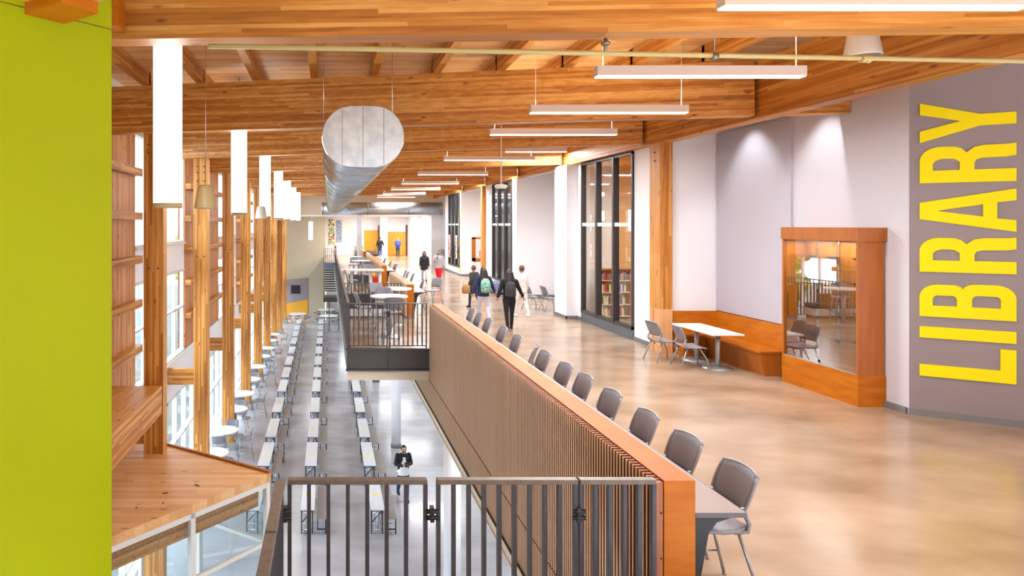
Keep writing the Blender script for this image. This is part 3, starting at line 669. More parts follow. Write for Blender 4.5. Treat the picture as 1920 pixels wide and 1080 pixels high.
# glowing cylinders
TUBE_Y = [7.75, 13.95, 19.7, 25.0, 30.3, 35.6, 40.9]
for k, y in enumerate(TUBE_Y):
    t = thing('cylinder_pendant', '%s tall glowing white cylinder pendant from the camera' % ORD[k], 'light', (-1.94, y, 3.13), 0, 'glowing cylinder pendants over the commons')
    s_ = MB(); s_.cyl(0, 0, .06, 2.4, .17, 28); part('diffuser', s_, 'tube_white', t)
    s_ = MB(); s_.cyl(0, 0, 0, .06, .172, 28); part('end_cap', s_, 'bell_tan', t)
    s_ = MB(); s_.cyl(0, 0, 2.4, 2.46, .172, 28); s_.tube([(0, 0, 2.46), (0, 0, 3.0)], .01, 6); part('canopy', s_, 'silver_paint', t)
t = thing('cylinder_pendant', 'short glowing cylinder pendant hanging lowest before the beige end wall', 'light', (-1.45, 54.0, 1.65))
s_ = MB(); s_.cyl(0, 0, 0, 1.5, .17, 20); part('diffuser', s_, 'tube_white', t); s_ = MB(); s_.tube([(0, 0, 1.5), (0, 0, 2.01)], .012, 6); part('cable', s_, 'silver_paint', t)
# bell speakers
def bell(x, y, z, r, mat, label):
    t = thing('pendant_speaker', label, 'speaker', (x, y, z), 0, 'bell-shaped pendant speakers')
    s_ = MB(); h = r * 2.1; s_.lathe(0, 0, [(r, 0), (r * 1.01, .02), (r * .93, h * .25), (r * .8, h * .65), (r * .68, h * .9), (r * .5, h * .99), (.03, h)], 24); part('shell', s_, mat, t)
    s_ = MB(); s_.cyl(0, 0, -.004, 0.0, r * .93, 24); part('grille', s_, 'silver_paint', t)
    s_ = MB(); s_.tube([(0, 0, h), (0, 0, 6.13 - z)], .006, 6); part('cable', s_, 'chrome', t)
bell(-1.97, 10.3, 3.19, .18, 'bell_tan', 'cream bell-shaped pendant speaker between the first two glowing cylinders')
bell(-2.00, 19.15, 3.11, .18, 'bell_white', 'white bell speaker against the third glowing cylinder')
bell(-2.02, 25.9, 3.11, .18, 'bell_white', 'white bell speaker just past the fourth glowing cylinder')
bell(-2.02, 36.0, 3.1, .18, 'bell_white', 'far white bell speaker beside the distant cylinders')
bell(7.1, 8.5, 5.16, .21, 'bell_white', 'large white bell speaker tucked behind the sprinkler pipe at top right')
t = thing('ceiling_sensor', 'white dome sensor on a long rod above the walking students', 'sensor', (4.33, 16, 3.78))
s_ = MB(); s_.tube([(0, 0, .15), (0, 0, 2.35)], .014, 8); part('rod', s_, 'bell_white', t)
s_ = MB(); s_.lathe(0, 0, [(.1, .04), (.16, .08), (.155, .12), (.1, .15), (.02, .16)], 20); part('mount', s_, 'bell_white', t)
s_ = MB(); s_.ball((0, 0, .04), .1, 14, 8, (1, 1, .6)); part('dome', s_, 'dark_frame', t)
# downlights that wash the grey wall
for y in (13.4, 11.45):
    t = thing('downlight', 'small downlight can over the grey wall %s' % ('left of the display case' if y > 13 else 'above the display case'), 'light', (8.25, y, 5.55), 0, 'wall-washing downlights')
    s_ = MB(); s_.cyl(0, 0, 0, .2, .07, 16); s_.tube([(0, 0, .2), (0, 0, .58)], .01, 6); part('can', s_, 'bell_white', t)
    spot('downlight_beam', (8.25, y, 5.54), (math.radians(0), math.radians(-12), 0), 110, (.96, .97, 1), 75, .7)

# ================================================================ DISPLAY CASE, BENCH, TABLE
t = thing('display_case', 'tall maple trophy display case with sliding glass against the grey wall', 'display case')
X0, X1, Y0, Y1 = 8.51, 8.965, 10.28, 12.0
s_ = MB(); s_.box(X0, X1, Y0, Y1, .0, .50); part('base', s_, 'maple', t)
s_ = MB(); s_.box(X0 - .02, X1, Y0 - .02, Y1, 2.66, 2.88); part('header', s_, 'maple_dark', t)
s_ = MB(); s_.box(X0 + .005, X1 - .02, Y0 + .01, Y0 + .04, .5, 2.66); part('side_panel', s_, 'maple_dark', t); s_ = MB(); s_.box(X0 + .005, X1 - .02, Y1 - .04, Y1, .5, 2.66); part('side_panel', s_, 'maple_dark', t)
s_ = MB(); s_.box(X1 - .03, X1, Y0 + .04, Y1 - .04, .5, 2.66); part('back_panel', s_, 'maple_dark', t)
s_ = MB(); s_.box(X0 + .02, X0 + .028, Y0 + .04, Y0 + .9, .52, 2.66); part('sliding_pane', s_, 'glass_case', t)
s_ = MB(); s_.box(X0 + .035, X0 + .043, Y0 + .85, Y1 - .04, .52, 2.66); part('sliding_pane', s_, 'glass_case', t)
s_ = MB(); s_.box(X0 + .01, X0 + .05, Y0 + .04, Y1 - .04, .5, .52); part('track', s_, 'chrome', t)
for z in (2.37, 1.95, 1.46, .98):
    s_ = MB(); s_.box(X0 + .12, X1 - .04, Y0 + .05, Y1 - .05, z, z + .012); sh = part('shelf', s_, 'glass_clear', t)
    s_ = MB()
    for y in (Y0 + .35, Y0 + .9, Y1 - .3): s_.prism([(X1 - .04, z), (X1 - .26, z), (X1 - .22, z - .03), (X1 - .12, z - .06), (X1 - .04, z - .15)], y - .008, y + .008, 'y')
    part('shelf_bracket', s_, 'dark_brown', t)
s_ = MB()
for y in (Y0 + .35, Y0 + .9, Y1 - .3): s_.box(X1 - .045, X1 - .03, y - .012, y + .012, .5, 2.66)
part('shelf_standard', s_, 'chrome', t)
s_ = MB(); s_.box(X0 + .01, X0 + .02, Y0 + .82, Y0 + .86, .54, .58); part('lock', s_, 'black', t)
area('case_fill', (8.75, 11.14, 2.63), (0, 0, 0), 0.2, 1.4, 14, (1, .97, .92))  # added lamp without a fixture, brightens the case interior
# acoustic panel left of the case
s_ = MB(); s_.box(8.92, 8.969, 12.34, 14.70, .97, 5.0); single('acoustic_panel', s_, 'acoustic_fabric', 'large grey acoustic panel on the wall above the corner bench', 'wall panel')
# light switch
s_ = MB(); s_.box(8.905, 8.919, 12.45, 12.53, 1.75, 2.0); single('wall_switch', s_, 'white_frame', 'small white switch plate on the panel beside the display case', 'switch')
# bench
t = thing('corner_bench', 'L-shaped maple corner bench with tall back below the grey panel', 'bench')
s_ = MB(); s_.prism([(12.35, 8.31), (12.35, 8.88), (14.25, 8.88), (14.25, 8.31)], 0, 0) if False else None
s_ = MB(); s_.prism([(8.31, .44), (8.90, .44), (8.90, .48), (8.31, .48)], 12.33, 14.65, 'y'); s_.box(7.9, 8.31, 14.12, 14.65, .44, .48); part('seat', s_, 'maple', t)
s_ = MB(); s_.prism([(8.34, .44), (8.9, .44), (8.9, .0), (8.43, .0)], 12.35, 14.65, 'y'); s_.prism([(14.15, .44), (14.65, .44), (14.65, 0), (14.24, 0)], 7.9, 8.4, 'x'); part('seat_base', s_, 'maple_dark', t)
s_ = MB(); s_.prism([(8.80, .48), (8.90, .95), (8.965, .95), (8.965, .48)], 12.05, 14.69, 'y'); s_.prism([(14.56, .48), (14.65, .95), (14.715, .95), (14.715, .48)], 7.88, 8.96, 'x'); part('backrest', s_, 'maple', t)
# rectangular table
t = thing('cafe_table', 'white rectangular table with two silver pedestals at the corner bench', 'table', (7.95, 13.45, 0))
s_ = MB(); s_.box(-.32, .32, -.75, .75, .715, .745); part('tabletop', s_, 'table_white', t, .004)
for y in (-.4, .35):
    s_ = MB(); s_.cyl(0, y, .02, .715, .045, 16); s_.cyl(0, y, .70, .715, .12, 16); part('pedestal', s_, 'silver_paint', t)
    s_ = MB(); s_.lathe(0, y, [(.29, 0), (.29, .012), (.05, .03)], 28); part('base_disc', s_, 'silver_paint', t)

# ================================================================ CHAIRS
def make_chair(sh, bt, label, loc, rz, group, name='chair', tall=False):
    """faces local +Y; sh seat height, bt back top"""
    t = thing(name, label, 'chair', loc, rz, group)
    # seat: curved shell
    rows = []
    for i, (y, dz, hw) in enumerate(((-.21, .02, .20), (-.12, -.005, .225), (.0, -.012, .235), (.13, .0, .235), (.22, -.02, .215))):
        rows.append([(hw * u, y, sh + dz + .018 * (abs(u) ** 2) - .0) for u in (-1, -.5, 0, .5, 1)])
    s_ = MB(); top = [p for r in rows for p in r]; bot = [(x, y, z - .028) for x, y, z in top]
    fs = []
    for i in range(4):
        for j in range(4):
            a = i * 5 + j; fs.append((a, a + 1, a + 6, a + 5)); fs.append((25 + a, 25 + a + 5, 25 + a + 6, 25 + a + 1))
    ring = [0, 1, 2, 3, 4, 9, 14, 19, 24, 23, 22, 21, 20, 15, 10, 5]
    for i in range(len(ring)):
        a, b_ = ring[i], ring[(i + 1) % len(ring)]; fs.append((a, b_, 25 + b_, 25 + a))
    s_.add(top + bot, fs, True); part('seat', s_, 'chair_plastic', t)
    # backrest shell
    zb = sh + .11; s_ = MB(); nu, nv = 8, 6; P = []
    for i in range(nv + 1):
        v = i / nv; z = zb + (bt - zb) * v; hw = .205 + .02 * math.sin(v * PI * .9); lean = -.20 - .09 * v - .02 * v * v
        P.append([(hw * (2 * j / nu - 1), lean + .045 * (2 * j / nu - 1) ** 2, z - .02 * abs(2 * j / nu - 1) ** 3 * v) for j in range(nu + 1)])
    fr_ = [p for r in P for p in r]; bk = [(x, y - .016, z) for x, y, z in fr_]; n_ = len(fr_); fs = []
    W = nu + 1
    for i in range(nv):
        for j in range(nu):
            a = i * W + j; fs.append((a, a + 1, a + W + 1, a + W)); fs.append((n_ + a, n_ + a + W, n_ + a + W + 1, n_ + a + 1))
    ring = list(range(W)) + [i * W + nu for i in range(1, nv + 1)] + [nv * W + j for j in range(nu - 1, -1, -1)] + [i * W for i in range(nv - 1, 0, -1)]
    for i in range(len(ring)):
        a, b_ = ring[i], ring[(i + 1) % len(ring)]; fs.append((a, n_ + a, n_ + b_, b_))
    s_.add(fr_ + bk, fs, True); bo = part('backrest', s_, 'chair_shell', t)
    s_ = MB(); e1 = [Vector(P[nv][j]) + Vector((0, -.012, 0)) for j in range(nu + 1)]; s_.tube(e1, .013, 6)
    for sx in (0, nu): s_.tube([Vector(P[i][sx]) + Vector((0, -.008, 0)) for i in range(nv + 1)], .011, 6)
    part('back_rim', s_, 'chair_plastic', t)
    for sx in (-1, 1):
        s_ = MB(); s_.tube([(sx * .2, -.165, zb + .06), (sx * .212, -.21, sh + .05), (sx * .215, -.2, sh - .005), (sx * .2, -.1, sh - .02)], .016, 6); part('back_support', s_, 'chair_plastic', t)
    for sx in (-1, 1):
        s_ = MB(); s_.tube([(sx * .19, -.14, sh - .02), (sx * .245, -.30, .008)], .0125, 8); s_.cyl(sx * .245, -.30, 0, .02, .016, 8); part('leg', s_, 'leg_metal', t)
        s_ = MB(); s_.tube([(sx * .17, .10, sh - .02), (sx * .22, .235, sh * .42), (sx * .225, .24, .008)], .0125, 8); s_.cyl(sx * .225, .24, 0, .02, .016, 8); part('leg', s_, 'leg_metal', t)
    s_ = MB(); s_.tube([(-.19, .10, sh - .03), (.19, .10, sh - .03)], .009, 6); s_.tube([(-.19, -.14, sh - .03), (.19, -.14, sh - .03)], .009, 6)
    if tall:
        s_.tube([(-.222, .238, sh * .36), (.222, .238, sh * .36)], .009, 6)
        for sx in (-1, 1): s_.tube([(sx * .222, .238, sh * .36), (sx * .228, -.245, sh * .36)], .008, 6)
    part('cross_rail', s_, 'chrome', t)
    return t
BC = [(5.12, 0), (5.85, .03), (6.59, -.02), (7.4, .02), (8.18, 0), (8.8, .55), (9.7, 0), (10.35, .4), (11.1, .0), (12.0, 0), (13.1, .0), (13.9, .0), (14.6, .0)]
BC[5] = (8.85, .02); BC[7] = (10.35, -.45)
ch0 = None
for k, (y, a) in enumerate(BC):
    lab = '%s grey perforated chair from the camera along the near bar' % ORD[k]
    if k == 7: lab = 'eighth grey chair along the near bar, turned sideways to the counter'
    loc = (3.02 if k != 7 else 3.08, y, 0); rz = PI / 2 + a
    if ch0 is None: ch0 = make_chair(.58, 1.0, lab, loc, rz, 'chairs along the near bar', tall=True)
    else: dup(ch0, loc, rz, lab)
for k, (x, y, a, lab) in enumerate(((3.05, 22.3, 0, 'nearest grey chair at the second bar'), (3.75, 22.9, .7, 'grey chair pulled out behind the nearest one at the second bar'),
        (3.06, 25.0, 0, 'third grey chair at the second bar'), (3.0, 26.1, 0, 'fourth grey chair at the second bar'), (3.0, 26.9, 0, 'farthest grey chair at the second bar'),
        (3.05, 31.2, .2, 'nearest chair at the third bar'), (3.1, 34.2, 0, 'second chair at the third bar'), (3.0, 36.5, .1, 'third chair at the third bar'),
        (3.0, 45.6, 0, 'nearest of the three chairs at the farthest bar'), (3.0, 47.0, 0, 'middle of the three chairs at the farthest bar'), (3.0, 48.4, 0, 'farthest of the three chairs at the farthest bar'))):
    dup(ch0, (x, y, 0), PI / 2 + a, lab, 'chairs along the farther bars')
# low chairs by the white table
lc = make_chair(.45, .86, 'left grey chair at the white rectangular table', (7.2, 13.75, 0), -PI / 2 + .1, 'chairs at the white rectangular table')
dup(lc, (7.42, 13.1, 0), -PI / 2 - .1, 'right grey chair pushed toward the white rectangular table')
dup(lc, (7.05, 22.0, 0), -PI / 2 + .2, 'left pale chair at the table in the library alcove', 'chairs in the alcove'); dup(lc, (7.5, 21.6, 0), -PI / 2 + .1, 'right pale chair at the table in the library alcove', 'chairs in the alcove')
t = thing('alcove_table', 'small white table in the alcove behind the white pilaster', 'table', (8.2, 21.9, 0))
s_ = MB(); s_.box(-.35, .35, -.35, .35, .715, .745); part('tabletop', s_, 'table_white', t); s_ = MB(); s_.cyl(0, 0, .02, .715, .04, 12); s_.cyl(0, 0, 0, .02, .25, 20); part('pedestal', s_, 'silver_paint', t)
# high stools and round high tables
st0 = make_chair(.74, 1.14, 'grey high stool facing right at the nearest round balcony table', (.98, 17.0, 0), -PI / 2 + .2, 'high stools on the balcony', 'high_stool', True)
for x, y, rz, lab in ((1.60, 16.0, .05, 'grey high stool with its back to the front railing of the balcony'), (1.55, 17.95, PI - .1, 'grey high stool behind the nearest round balcony table'), (1.55, 19.3, PI + .4, 'grey high stool beside the second round balcony table'),
        (.95, 25.2, -PI / 2, 'high stool at the left end of the long white high table'), (1.75, 28.4, PI, 'nearest high stool beyond the long white table'), (1.95, 31.5, .2, 'second high stool beyond the long white table'), (1.35, 34.5, PI - .3, 'left of the far pair of high stools'), (1.85, 35.0, PI + .1, 'right of the far pair of high stools')):
    dup(st0, (x, y, 0), rz, lab)
def round_high(label, loc, group):
    t = thing('round_high_table', label, 'table', loc, 0, group)
    s_ = MB(); s_.cyl(0, 0, 1.035, 1.067, .49, 40); part('tabletop', s_, 'table_white', t, .004)
    s_ = MB(); s_.cyl(0, 0, .02, 1.035, .05, 16); part('post', s_, 'silver_paint', t)
    s_ = MB(); s_.lathe(0, 0, [(.32, 0), (.32, .012), (.05, .03)], 32); part('base_disc', s_, 'silver_paint', t)
    return t
rt = round_high('nearest round white high table on the balcony', (1.6, 16.76, 0), 'round high tables on the balcony')
dup(rt, (2.02 - .06, 18.75, 0), 0, 'second round white high table, nearer the bar')
dup(rt, (1.7, 33.2, 0), 0, 'far round white high table on the balcony'); dup(rt, (1.5, 37.5, 0), 0, 'farthest round white high table on the balcony')
t = thing('long_high_table', 'long white high table on thick white posts across the balcony', 'table', (1.4, 26.6, 0))
s_ = MB(); s_.box(-.88, .9, -.4, .4, 1.02, 1.067); part('tabletop', s_, 'table_white', t)
for x in (-.75, -.42, .36, .75): s_ = MB(); s_.cyl(x, 0, 0, 1.02, .06, 12); part('leg', s_, 'table_white', t)
# dark bench behind the stools
t = thing('booth_bench', 'dark upholstered bench on a white base against the cross railing', 'bench', (1.2, 19.95, 0))
s_ = MB(); s_.box(-.6, .72, 0, .4, .08, .30); part('base', s_, 'table_white', t); s_ = MB(); s_.box(-.58, .7, .02, .4, 0, .08); part('plinth', s_, 'base_rubber', t)
s_ = MB(); s_.box(-.6, .72, -.0, .42, .30, .46); s_.box(-.6, .3, .25, .42, .46, .74); part('cushion', s_, 'sofa_dark', t, .02)
t = thing('booth_bench', 'dark upholstered bench beyond the long white table', 'bench', (1.5, 30.6, 0))
s_ = MB(); s_.box(-.5, .5, 0, .4, .0, .12); part('base', s_, 'base_rubber', t); s_ = MB(); s_.box(-.5, .45, 0, .4, .12, .52); part('cushion', s_, 'sofa_dark', t, .02)
t = thing('storage_bin', 'red bin with bright things on top under the long white table', 'bin', (2.15, 29.6, 0))
s_ = MB(); s_.box(-.2, .22, -.2, .2, 0, .5); part('body', s_, 'red_box', t); s_ = MB(); s_.ball((-.05, 0, .56), .13, 8, 6); part('contents', s_, 'orange_panel', t); s_ = MB(); s_.ball((-.16, 0, .6), .1, 8, 6); part('contents', s_, 'red_box', t)
s_ = MB(); s_.box(1.0, 1.35, 27.9, 28.3, 0.0, .05); single('tray', s_, 'red_box', 'small red tray lying on the balcony floor', 'tray')

# ---- commons: convertible bench tables
def cafe_unit(label, loc):
    t = thing('bench_table', label, 'table', loc, 0, 'folding bench tables in the commons')
    s_ = MB(); s_.box(-.19, .19, -1.08, 1.08, .655, .68); part('tabletop', s_, 'table_cool', t)
    s_ = MB(); s_.box(-.195, .195, -1.085, 1.085, .64, .655); part('edge_band', s_, 'black', t)
    s_ = MB(); s_.box(.24, .52, -1.05, 1.05, .405, .43); part('bench_seat', s_, 'bench_taupe', t)
    for y in (-1.0, 1.0):
        for x in (-.16, .13):
            s_ = MB(); s_.bar((x, y, 0), (x, y, .64), .03, .03, (0, 1, 0)); s_.bar((x, y, .22), (x, y * .72, .64), .02, .02); part('leg', s_, 'black', t)
        s_ = MB(); s_.bar((.49, y, 0), (.49, y, .405), .03, .03, (0, 1, 0)); s_.bar((.27, y, .12), (.49, y, .12), .025, .025); s_.bar((.27, y, .12), (.27, y, .405), .025, .025, (0, 1, 0)); part('bench_leg', s_, 'black', t)
        s_ = MB(); s_.bar((-.16, y, .3), (.13, y, .62), .022, .022); part('brace', s_, 'black', t)
    s_ = MB()
    for y in (-.93, .93, -.3, .3): s_.tube([(-.12, y, .24), (.44, y, .24)], .012, 6)
    s_.tube([(.02, -.93, .24), (.02, .93, .24)], .014, 6); s_.tube([(.36, -.93, .24), (.36, .93, .24)], .014, 6)
    for y in (-.93, .93): s_.tube([(.02, y, .1), (.02, y, .64)], .013, 6); s_.tube([(-.1, y * 1.06, .1), (.36, y * 1.06, .1)], .013, 6)
    part('frame', s_, 'chrome', t)
    for y in (-.985, .985):
        for x in (-.1, .36):
            s_ = MB(); s_.tube([(x - .02, y, .05), (x + .02, y, .05)], .05, 12); part('caster', s_, 'leg_metal', t)
    return t
YS = [17.17, 20.33, 23.08, 26.16, 29.4, 32.15, 35.0, 38.0, 41.2, 43.97, 46.6, 49.4]
rows = (('left', lambda y: -2.08 - (y - 23) * .009), ('middle', lambda y: -.55), ('right', lambda y: 1.335))
cu = None
for rn, fx in rows:
    for k, y in enumerate(YS):
        yc = y + 1.08
        lab = '%s folding bench table from the near end of the %s row' % (ORD[k], rn)
        loc = (fx(y), yc, LOW)
        if cu is None: cu = cafe_unit(lab, loc)
        else: dup(cu, loc, 0, lab)
pp = None
for rn, fx in rows:
    for k, y in enumerate(YS[:7]):
        loc = (fx(y), y + .95, LOW + .68); lab = 'pale yellow notice on the %s table from the near end of the %s row' % (ORD[k], rn)
        if pp is None:
            pp = thing('table_notice', lab, 'paper', loc, 0, 'yellow notices on the bench tables')
            s_ = MB(); s_.box(-.13, .13, -.09, .09, 0, .003); part('sheet', s_, 'paper_yellow', pp)
            s_ = MB()
            for x in (-.05, 0, .05): s_.box(x - .008, x + .008, -.03, .03, .003, .004)
            part('symbol', s_, 'ink', pp)
        else: dup(pp, loc, 0, lab)
# high tables between the columns with stools
RT = [20.4, 22.65, 25.26, 27.56, 30.1, 32.8, 35.4, 37.7, 40.2, 42.4]
for k, y in enumerate(RT):
    x = -3.66; lab = '%s round white high table from the near end beside the glazing' % ORD[k]
    dup(rt, (x, y, LOW), 0, lab, 'round high tables beside the glazing')
    dup(st0, (x - .08, y - .62, LOW), .1, 'high stool on the near side of the %s round table beside the glazing' % ORD[k], 'high stools beside the glazing')
    if k % 2 == 1: dup(st0, (x + .72, y + .1, LOW), PI / 2 + .1, 'high stool on the hall side of the %s round table beside the glazing' % ORD[k], 'high stools beside the glazing')
    if k in (1, 2, 4, 6): dup(st0, (x + .15, y + .62, LOW), PI, 'high stool on the far side of the %s round table beside the glazing' % ORD[k], 'high stools beside the glazing')
# round folding tables with attached stools at the far end
def round_fold(label, loc):
    t = thing('round_stool_table', label, 'table', loc, 0, 'round tables with attached stools')
    s_ = MB(); s_.cyl(0, 0, .71, .74, .76, 32); part('tabletop', s_, 'table_white', t)
    for k in range(8):
        a = 2 * PI * k / 8; s_ = MB(); s_.cyl(1.0 * math.cos(a), 1.0 * math.sin(a), .42, .45, .17, 14); s_.tube([(.98 * math.cos(a), .98 * math.sin(a), .42), (.7 * math.cos(a), .7 * math.sin(a), .25)], .02, 6); part('stool', s_, 'sofa_dark', t)
    s_ = MB()
    for k in range(4):
        a = PI / 4 + PI / 2 * k; s_.tube([(0, 0, .6), (.75 * math.cos(a), .75 * math.sin(a), .25), (.75 * math.cos(a), .75 * math.sin(a), .02)], .02, 6)
    s_.cyl(0, 0, .5, .71, .1, 10); part('frame', s_, 'chrome', t)
    return t
rf = round_fold('left round table with attached stools before the orange-based end panel', (-2.6, 54.5, LOW))
dup(rf, (-.15, 57.3, LOW), 0, 'farthest round table with attached stools by the beige wall'); dup(rf, (.05, 53.4, LOW), .4, 'right round table with attached stools near the stairs')
# end wall panel, screen
t = thing('end_wall_panel', 'taupe panel with slanted orange foot on the beige end wall', 'wall panel')
s_ = MB(); s_.prism([(-3.85, -4.35), (-1.85, -3.95), (-1.85, -1.95), (-3.85, -2.2)], 58.93, 58.99, 'y'); part('upper_panel', s_, 'taupe_paint', t)
s_ = MB(); s_.prism([(-3.85, LOW + .02), (-1.85, LOW + .02), (-1.85, -3.96), (-3.85, -4.36)], 58.92, 58.98, 'y'); part('lower_panel', s_, 'orange_panel', t)
t = thing('wall_screen', 'black television on the taupe end panel', 'television'); s_ = MB(); s_.box(-3.4, -2.55, 58.86, 58.92, -3.42, -2.65); part('casing', s_, 'black', t); s_ = MB(); s_.box(-3.36, -2.59, 58.855, 58.86, -3.38, -2.69); part('display', s_, 'black', t)
# stairs at the far end
t = thing('staircase', 'dark steel stairs with pale treads beside the beige end wall', 'stairs')
n = 16
for k in range(n):
    s_ = MB(); y = 55.8 - k * .26; z = -.17 * (k + 1); s_.box(-.3, .85, y - .3, y, z - .04, z); part('tread', s_, 'table_white', t)
s_ = MB()
for x in (-.34, .87): s_.bar((x, 55.9, -.25), (x, 51.5, -3.0), .04, .4)
s_.box(-.36, .9, 49.8, 51.6, -3.1, -2.75); part('stringer', s_, 'fascia_dark', t)
s_ = MB(); s_.box(-.3, .85, 55.8, 55.85, -2.9, 0); part('riser_panel', s_, 'fascia_dark', t)
s_ = MB(); s_.box(.06, .12, 49.9, 50.0, LOW, -2.8); s_.box(.8, .86, 49.9, 50.0, LOW, -2.8); part('post', s_, 'fascia_dark', t)
s_ = MB(); s_.box(-.33, .85, 49.9, 49.99, -.55, -.06); single('landing_fascia', s_, 'blue_grey', 'blue grey fascia of the far landing beside the beige wall', 'fascia')
railing((-.33, 50.0), (.45, 50.0), 0, 1.07, 'short railing on the far landing beside the beige wall', 1, sp=.15)

# ================================================================ FAR LOBBY
def flat(name, x0, x1, z0, z1, mat, label, cat, y=61.2, th=.05): 
    s_ = MB(); s_.box(x0, x1, y - th, y - .002, z0, z1); return single(name, s_, mat, label, cat)
def fx_(px, Y): return (px - 615) * Y / 1200
flat('mosaic_panel', fx_(616, 61.2), fx_(627, 61.2), 1.0, 3.42, 'mosaic', 'colourful mosaic-like window panel in the far left corner', 'art panel')
flat('woven_panel', fx_(630, 61.2), fx_(640.5, 61.2), 1.25, 3.35, 'bluegrey_weave', 'blue grey textured panel beside the colourful one', 'wall panel')
flat('projection_board', fx_(641, 61.2), fx_(662, 61.2), 1.3, 3.4, 'table_white', 'plain white board on the far wall left of the pillar', 'board')
flat('orange_wall_panel', fx_(682.5, 61.2), fx_(708.5, 61.2), .02, 2.38, 'orange_panel', 'left orange wood panel on the far wall', 'wall panel')
flat('orange_wall_panel', fx_(727, 61.2), fx_(760, 61.2), .02, 2.24, 'orange_panel', 'right orange wood panel behind the person in blue', 'wall panel')
flat('wood_end_panel', fx_(769.5, 61.2), fx_(776, 61.2), .02, 2.1, 'orange_panel', 'narrow orange panel right of the far door', 'wall panel')
flat('poster', fx_(778, 61.2), fx_(789, 61.2), .3, 2.1, 'table_white', 'white poster right of the far door', 'poster')
fr = MB(); fr.box(fx_(760.5, 61.2), fx_(769.5, 61.2), 61.1, 61.19, 0, 2.9); d_ = struct('door_1', fr, 'dark_brown')
s_ = MB(); s_.box(fx_(763.5, 61.2), fx_(769.0, 61.2), 61.06, 61.1, 0.02, 2.1); part('door_leaf', s_, 'orange_door', d_)
s_ = MB(); s_.box(fx_(766, 61.2), fx_(768.5, 61.2), 61.03, 61.06, 1.92, 2.02); single('exit_sign', s_, 'exit_green', 'tiny green sign above the far orange door', 'sign')
fr = MB(); fr.box(fx_(709, 61.2), fx_(711, 61.2), 61.1, 61.19, 0, 2.85); struct('door_2', fr, 'dark_brown')
s_ = MB(); s_.box(fx_(713, 60), fx_(726.5, 60), 60, 60.4, 0, 3.66); single('square_pillar', s_, 'white_paint', 'broad white pillar between the two orange panels', 'column')
t = thing('lobby_sofa', 'dark grey sofa by the white pillar in the far lobby', 'sofa', (3.5, 60.3, 0)); s_ = MB(); s_.box(-.85, .95, -.4, .4, .1, .45); part('seat', s_, 'sofa_dark', t); s_ = MB(); s_.box(-1.0, -.2, .2, .4, .45, .9); part('backrest', s_, 'bench_taupe', t); s_ = MB(); s_.box(-.95, 1.25, -.35, .35, 0, .1); part('plinth', s_, 'black', t)

# ================================================================ NOTICE CASE, WALL LETTERS, POSTERS
t = thing('notice_case', 'maple framed notice case on the white wall behind the students', 'notice board')
s_ = MB(); a, b_ = 8.2, 9.05; z0, z1 = .84, 2.2; s_.box(a, b_, 36.42, 36.49, z0, z0 + .18); s_.box(a, b_, 36.42, 36.49, z1 - .1, z1); s_.box(a, a + .2, 36.42, 36.49, z0, z1); s_.box(b_ - .06, b_, 36.42, 36.49, z0, z1); part('frame', s_, 'maple', t)
s_ = MB(); s_.box(a + .2, b_ - .06, 36.45, 36.49, z0 + .18, z1 - .1); part('back_board', s_, 'table_cool', t)
s_ = MB(); s_.box(a + .2, b_ - .06, 36.43, 36.45, z1 - .2, z1 - .1); part('header', s_, 'table_white', t)
s_ = MB(); s_.box(a + .4, b_ - .1, 36.44, 36.449, z0 + .25, z0 + .6); part('poster', s_, 'cloth_pink', t)
s_ = MB(); s_.tube([(a + .08, 36.40, z0 + .18), (a + .08, 36.40, z0 + .32)], .02, 6); part('lock', s_, 'seam_metal', t)
# yellow letters climbing the wall edge by the third glazed front: H A V E
def strokes(name, segs, mat, label, X, y0, z0, u, v, wdt):
    s_ = MB()
    for (a, b_, c, d) in segs: s_.bar((X, y0 - a * u, z0 + b_ * v), (X, y0 - c * u, z0 + d * v), .012, wdt, (0, 0, 1) if abs(b_ - d) < abs(a - c) * .2 else (0, 1, 0))
    return single(name, s_, mat, label, 'letter', 'yellow letters beside the third glazed front')
LT = {'H': [(0, 0, 0, 1), (1, 0, 1, 1), (0, .5, 1, .5)], 'V': [(0, 1, .5, 0), (.5, 0, 1, 1)], 'E': [(0, 0, 0, 1), (0, 0, 1, 0), (0, .5, 1, .5), (0, 1, 1, 1)], 'T': [(.5, 0, .5, 1), (0, 1, 1, 1)], 'I': [(.5, 0, .5, 1)]}
for ch, z in (('E', .25), ('V', .95), ('H', 1.65), ('I', 2.35), ('T', 2.9), ('H', 3.6)):
    strokes('wall_letter', LT[ch], 'yellow_letter', 'yellow letter %s, %s on the white strip beside the third glazed front' % (ch, 'at %.1f m height' % z if False else {.25: 'lowest', .95: 'second from the bottom', 1.65: 'third from the bottom', 2.35: 'fourth from the bottom', 2.9: 'second from the top', 3.6: 'topmost'}[z]), 7.59, 36.88, z, .26, .36, .09)
for y in (37.3, 39.4):
    s_ = MB(); s_.box(7.52, 7.53, y, y + .5, .9, 2.3); single('window_decal', s_, 'petals', 'pink and white flower decal on the %s pane of the third glazed front' % ('near' if y < 38 else 'far'), 'decal', 'flower decals on the glass')
# LIBRARY letters, rotated, on the taupe wall
Wd = Vector((DX, DY, 0)); Wn = Vector((-(-DY), -DX, 0)); Wn = Vector((DY, -DX, 0)); O = Vector((8.97, 9.88, 0))
if Wn.dot(Vector((-8.97, -9.88, 0))) < 0: Wn = -Wn
def arc(cx, cy, rx, ry, a0, a1, n=8): return [(cx + rx * math.cos(math.radians(a0 + (a1 - a0) * i / n)), cy + ry * math.sin(math.radians(a0 + (a1 - a0) * i / n))) for i in range(n + 1)]
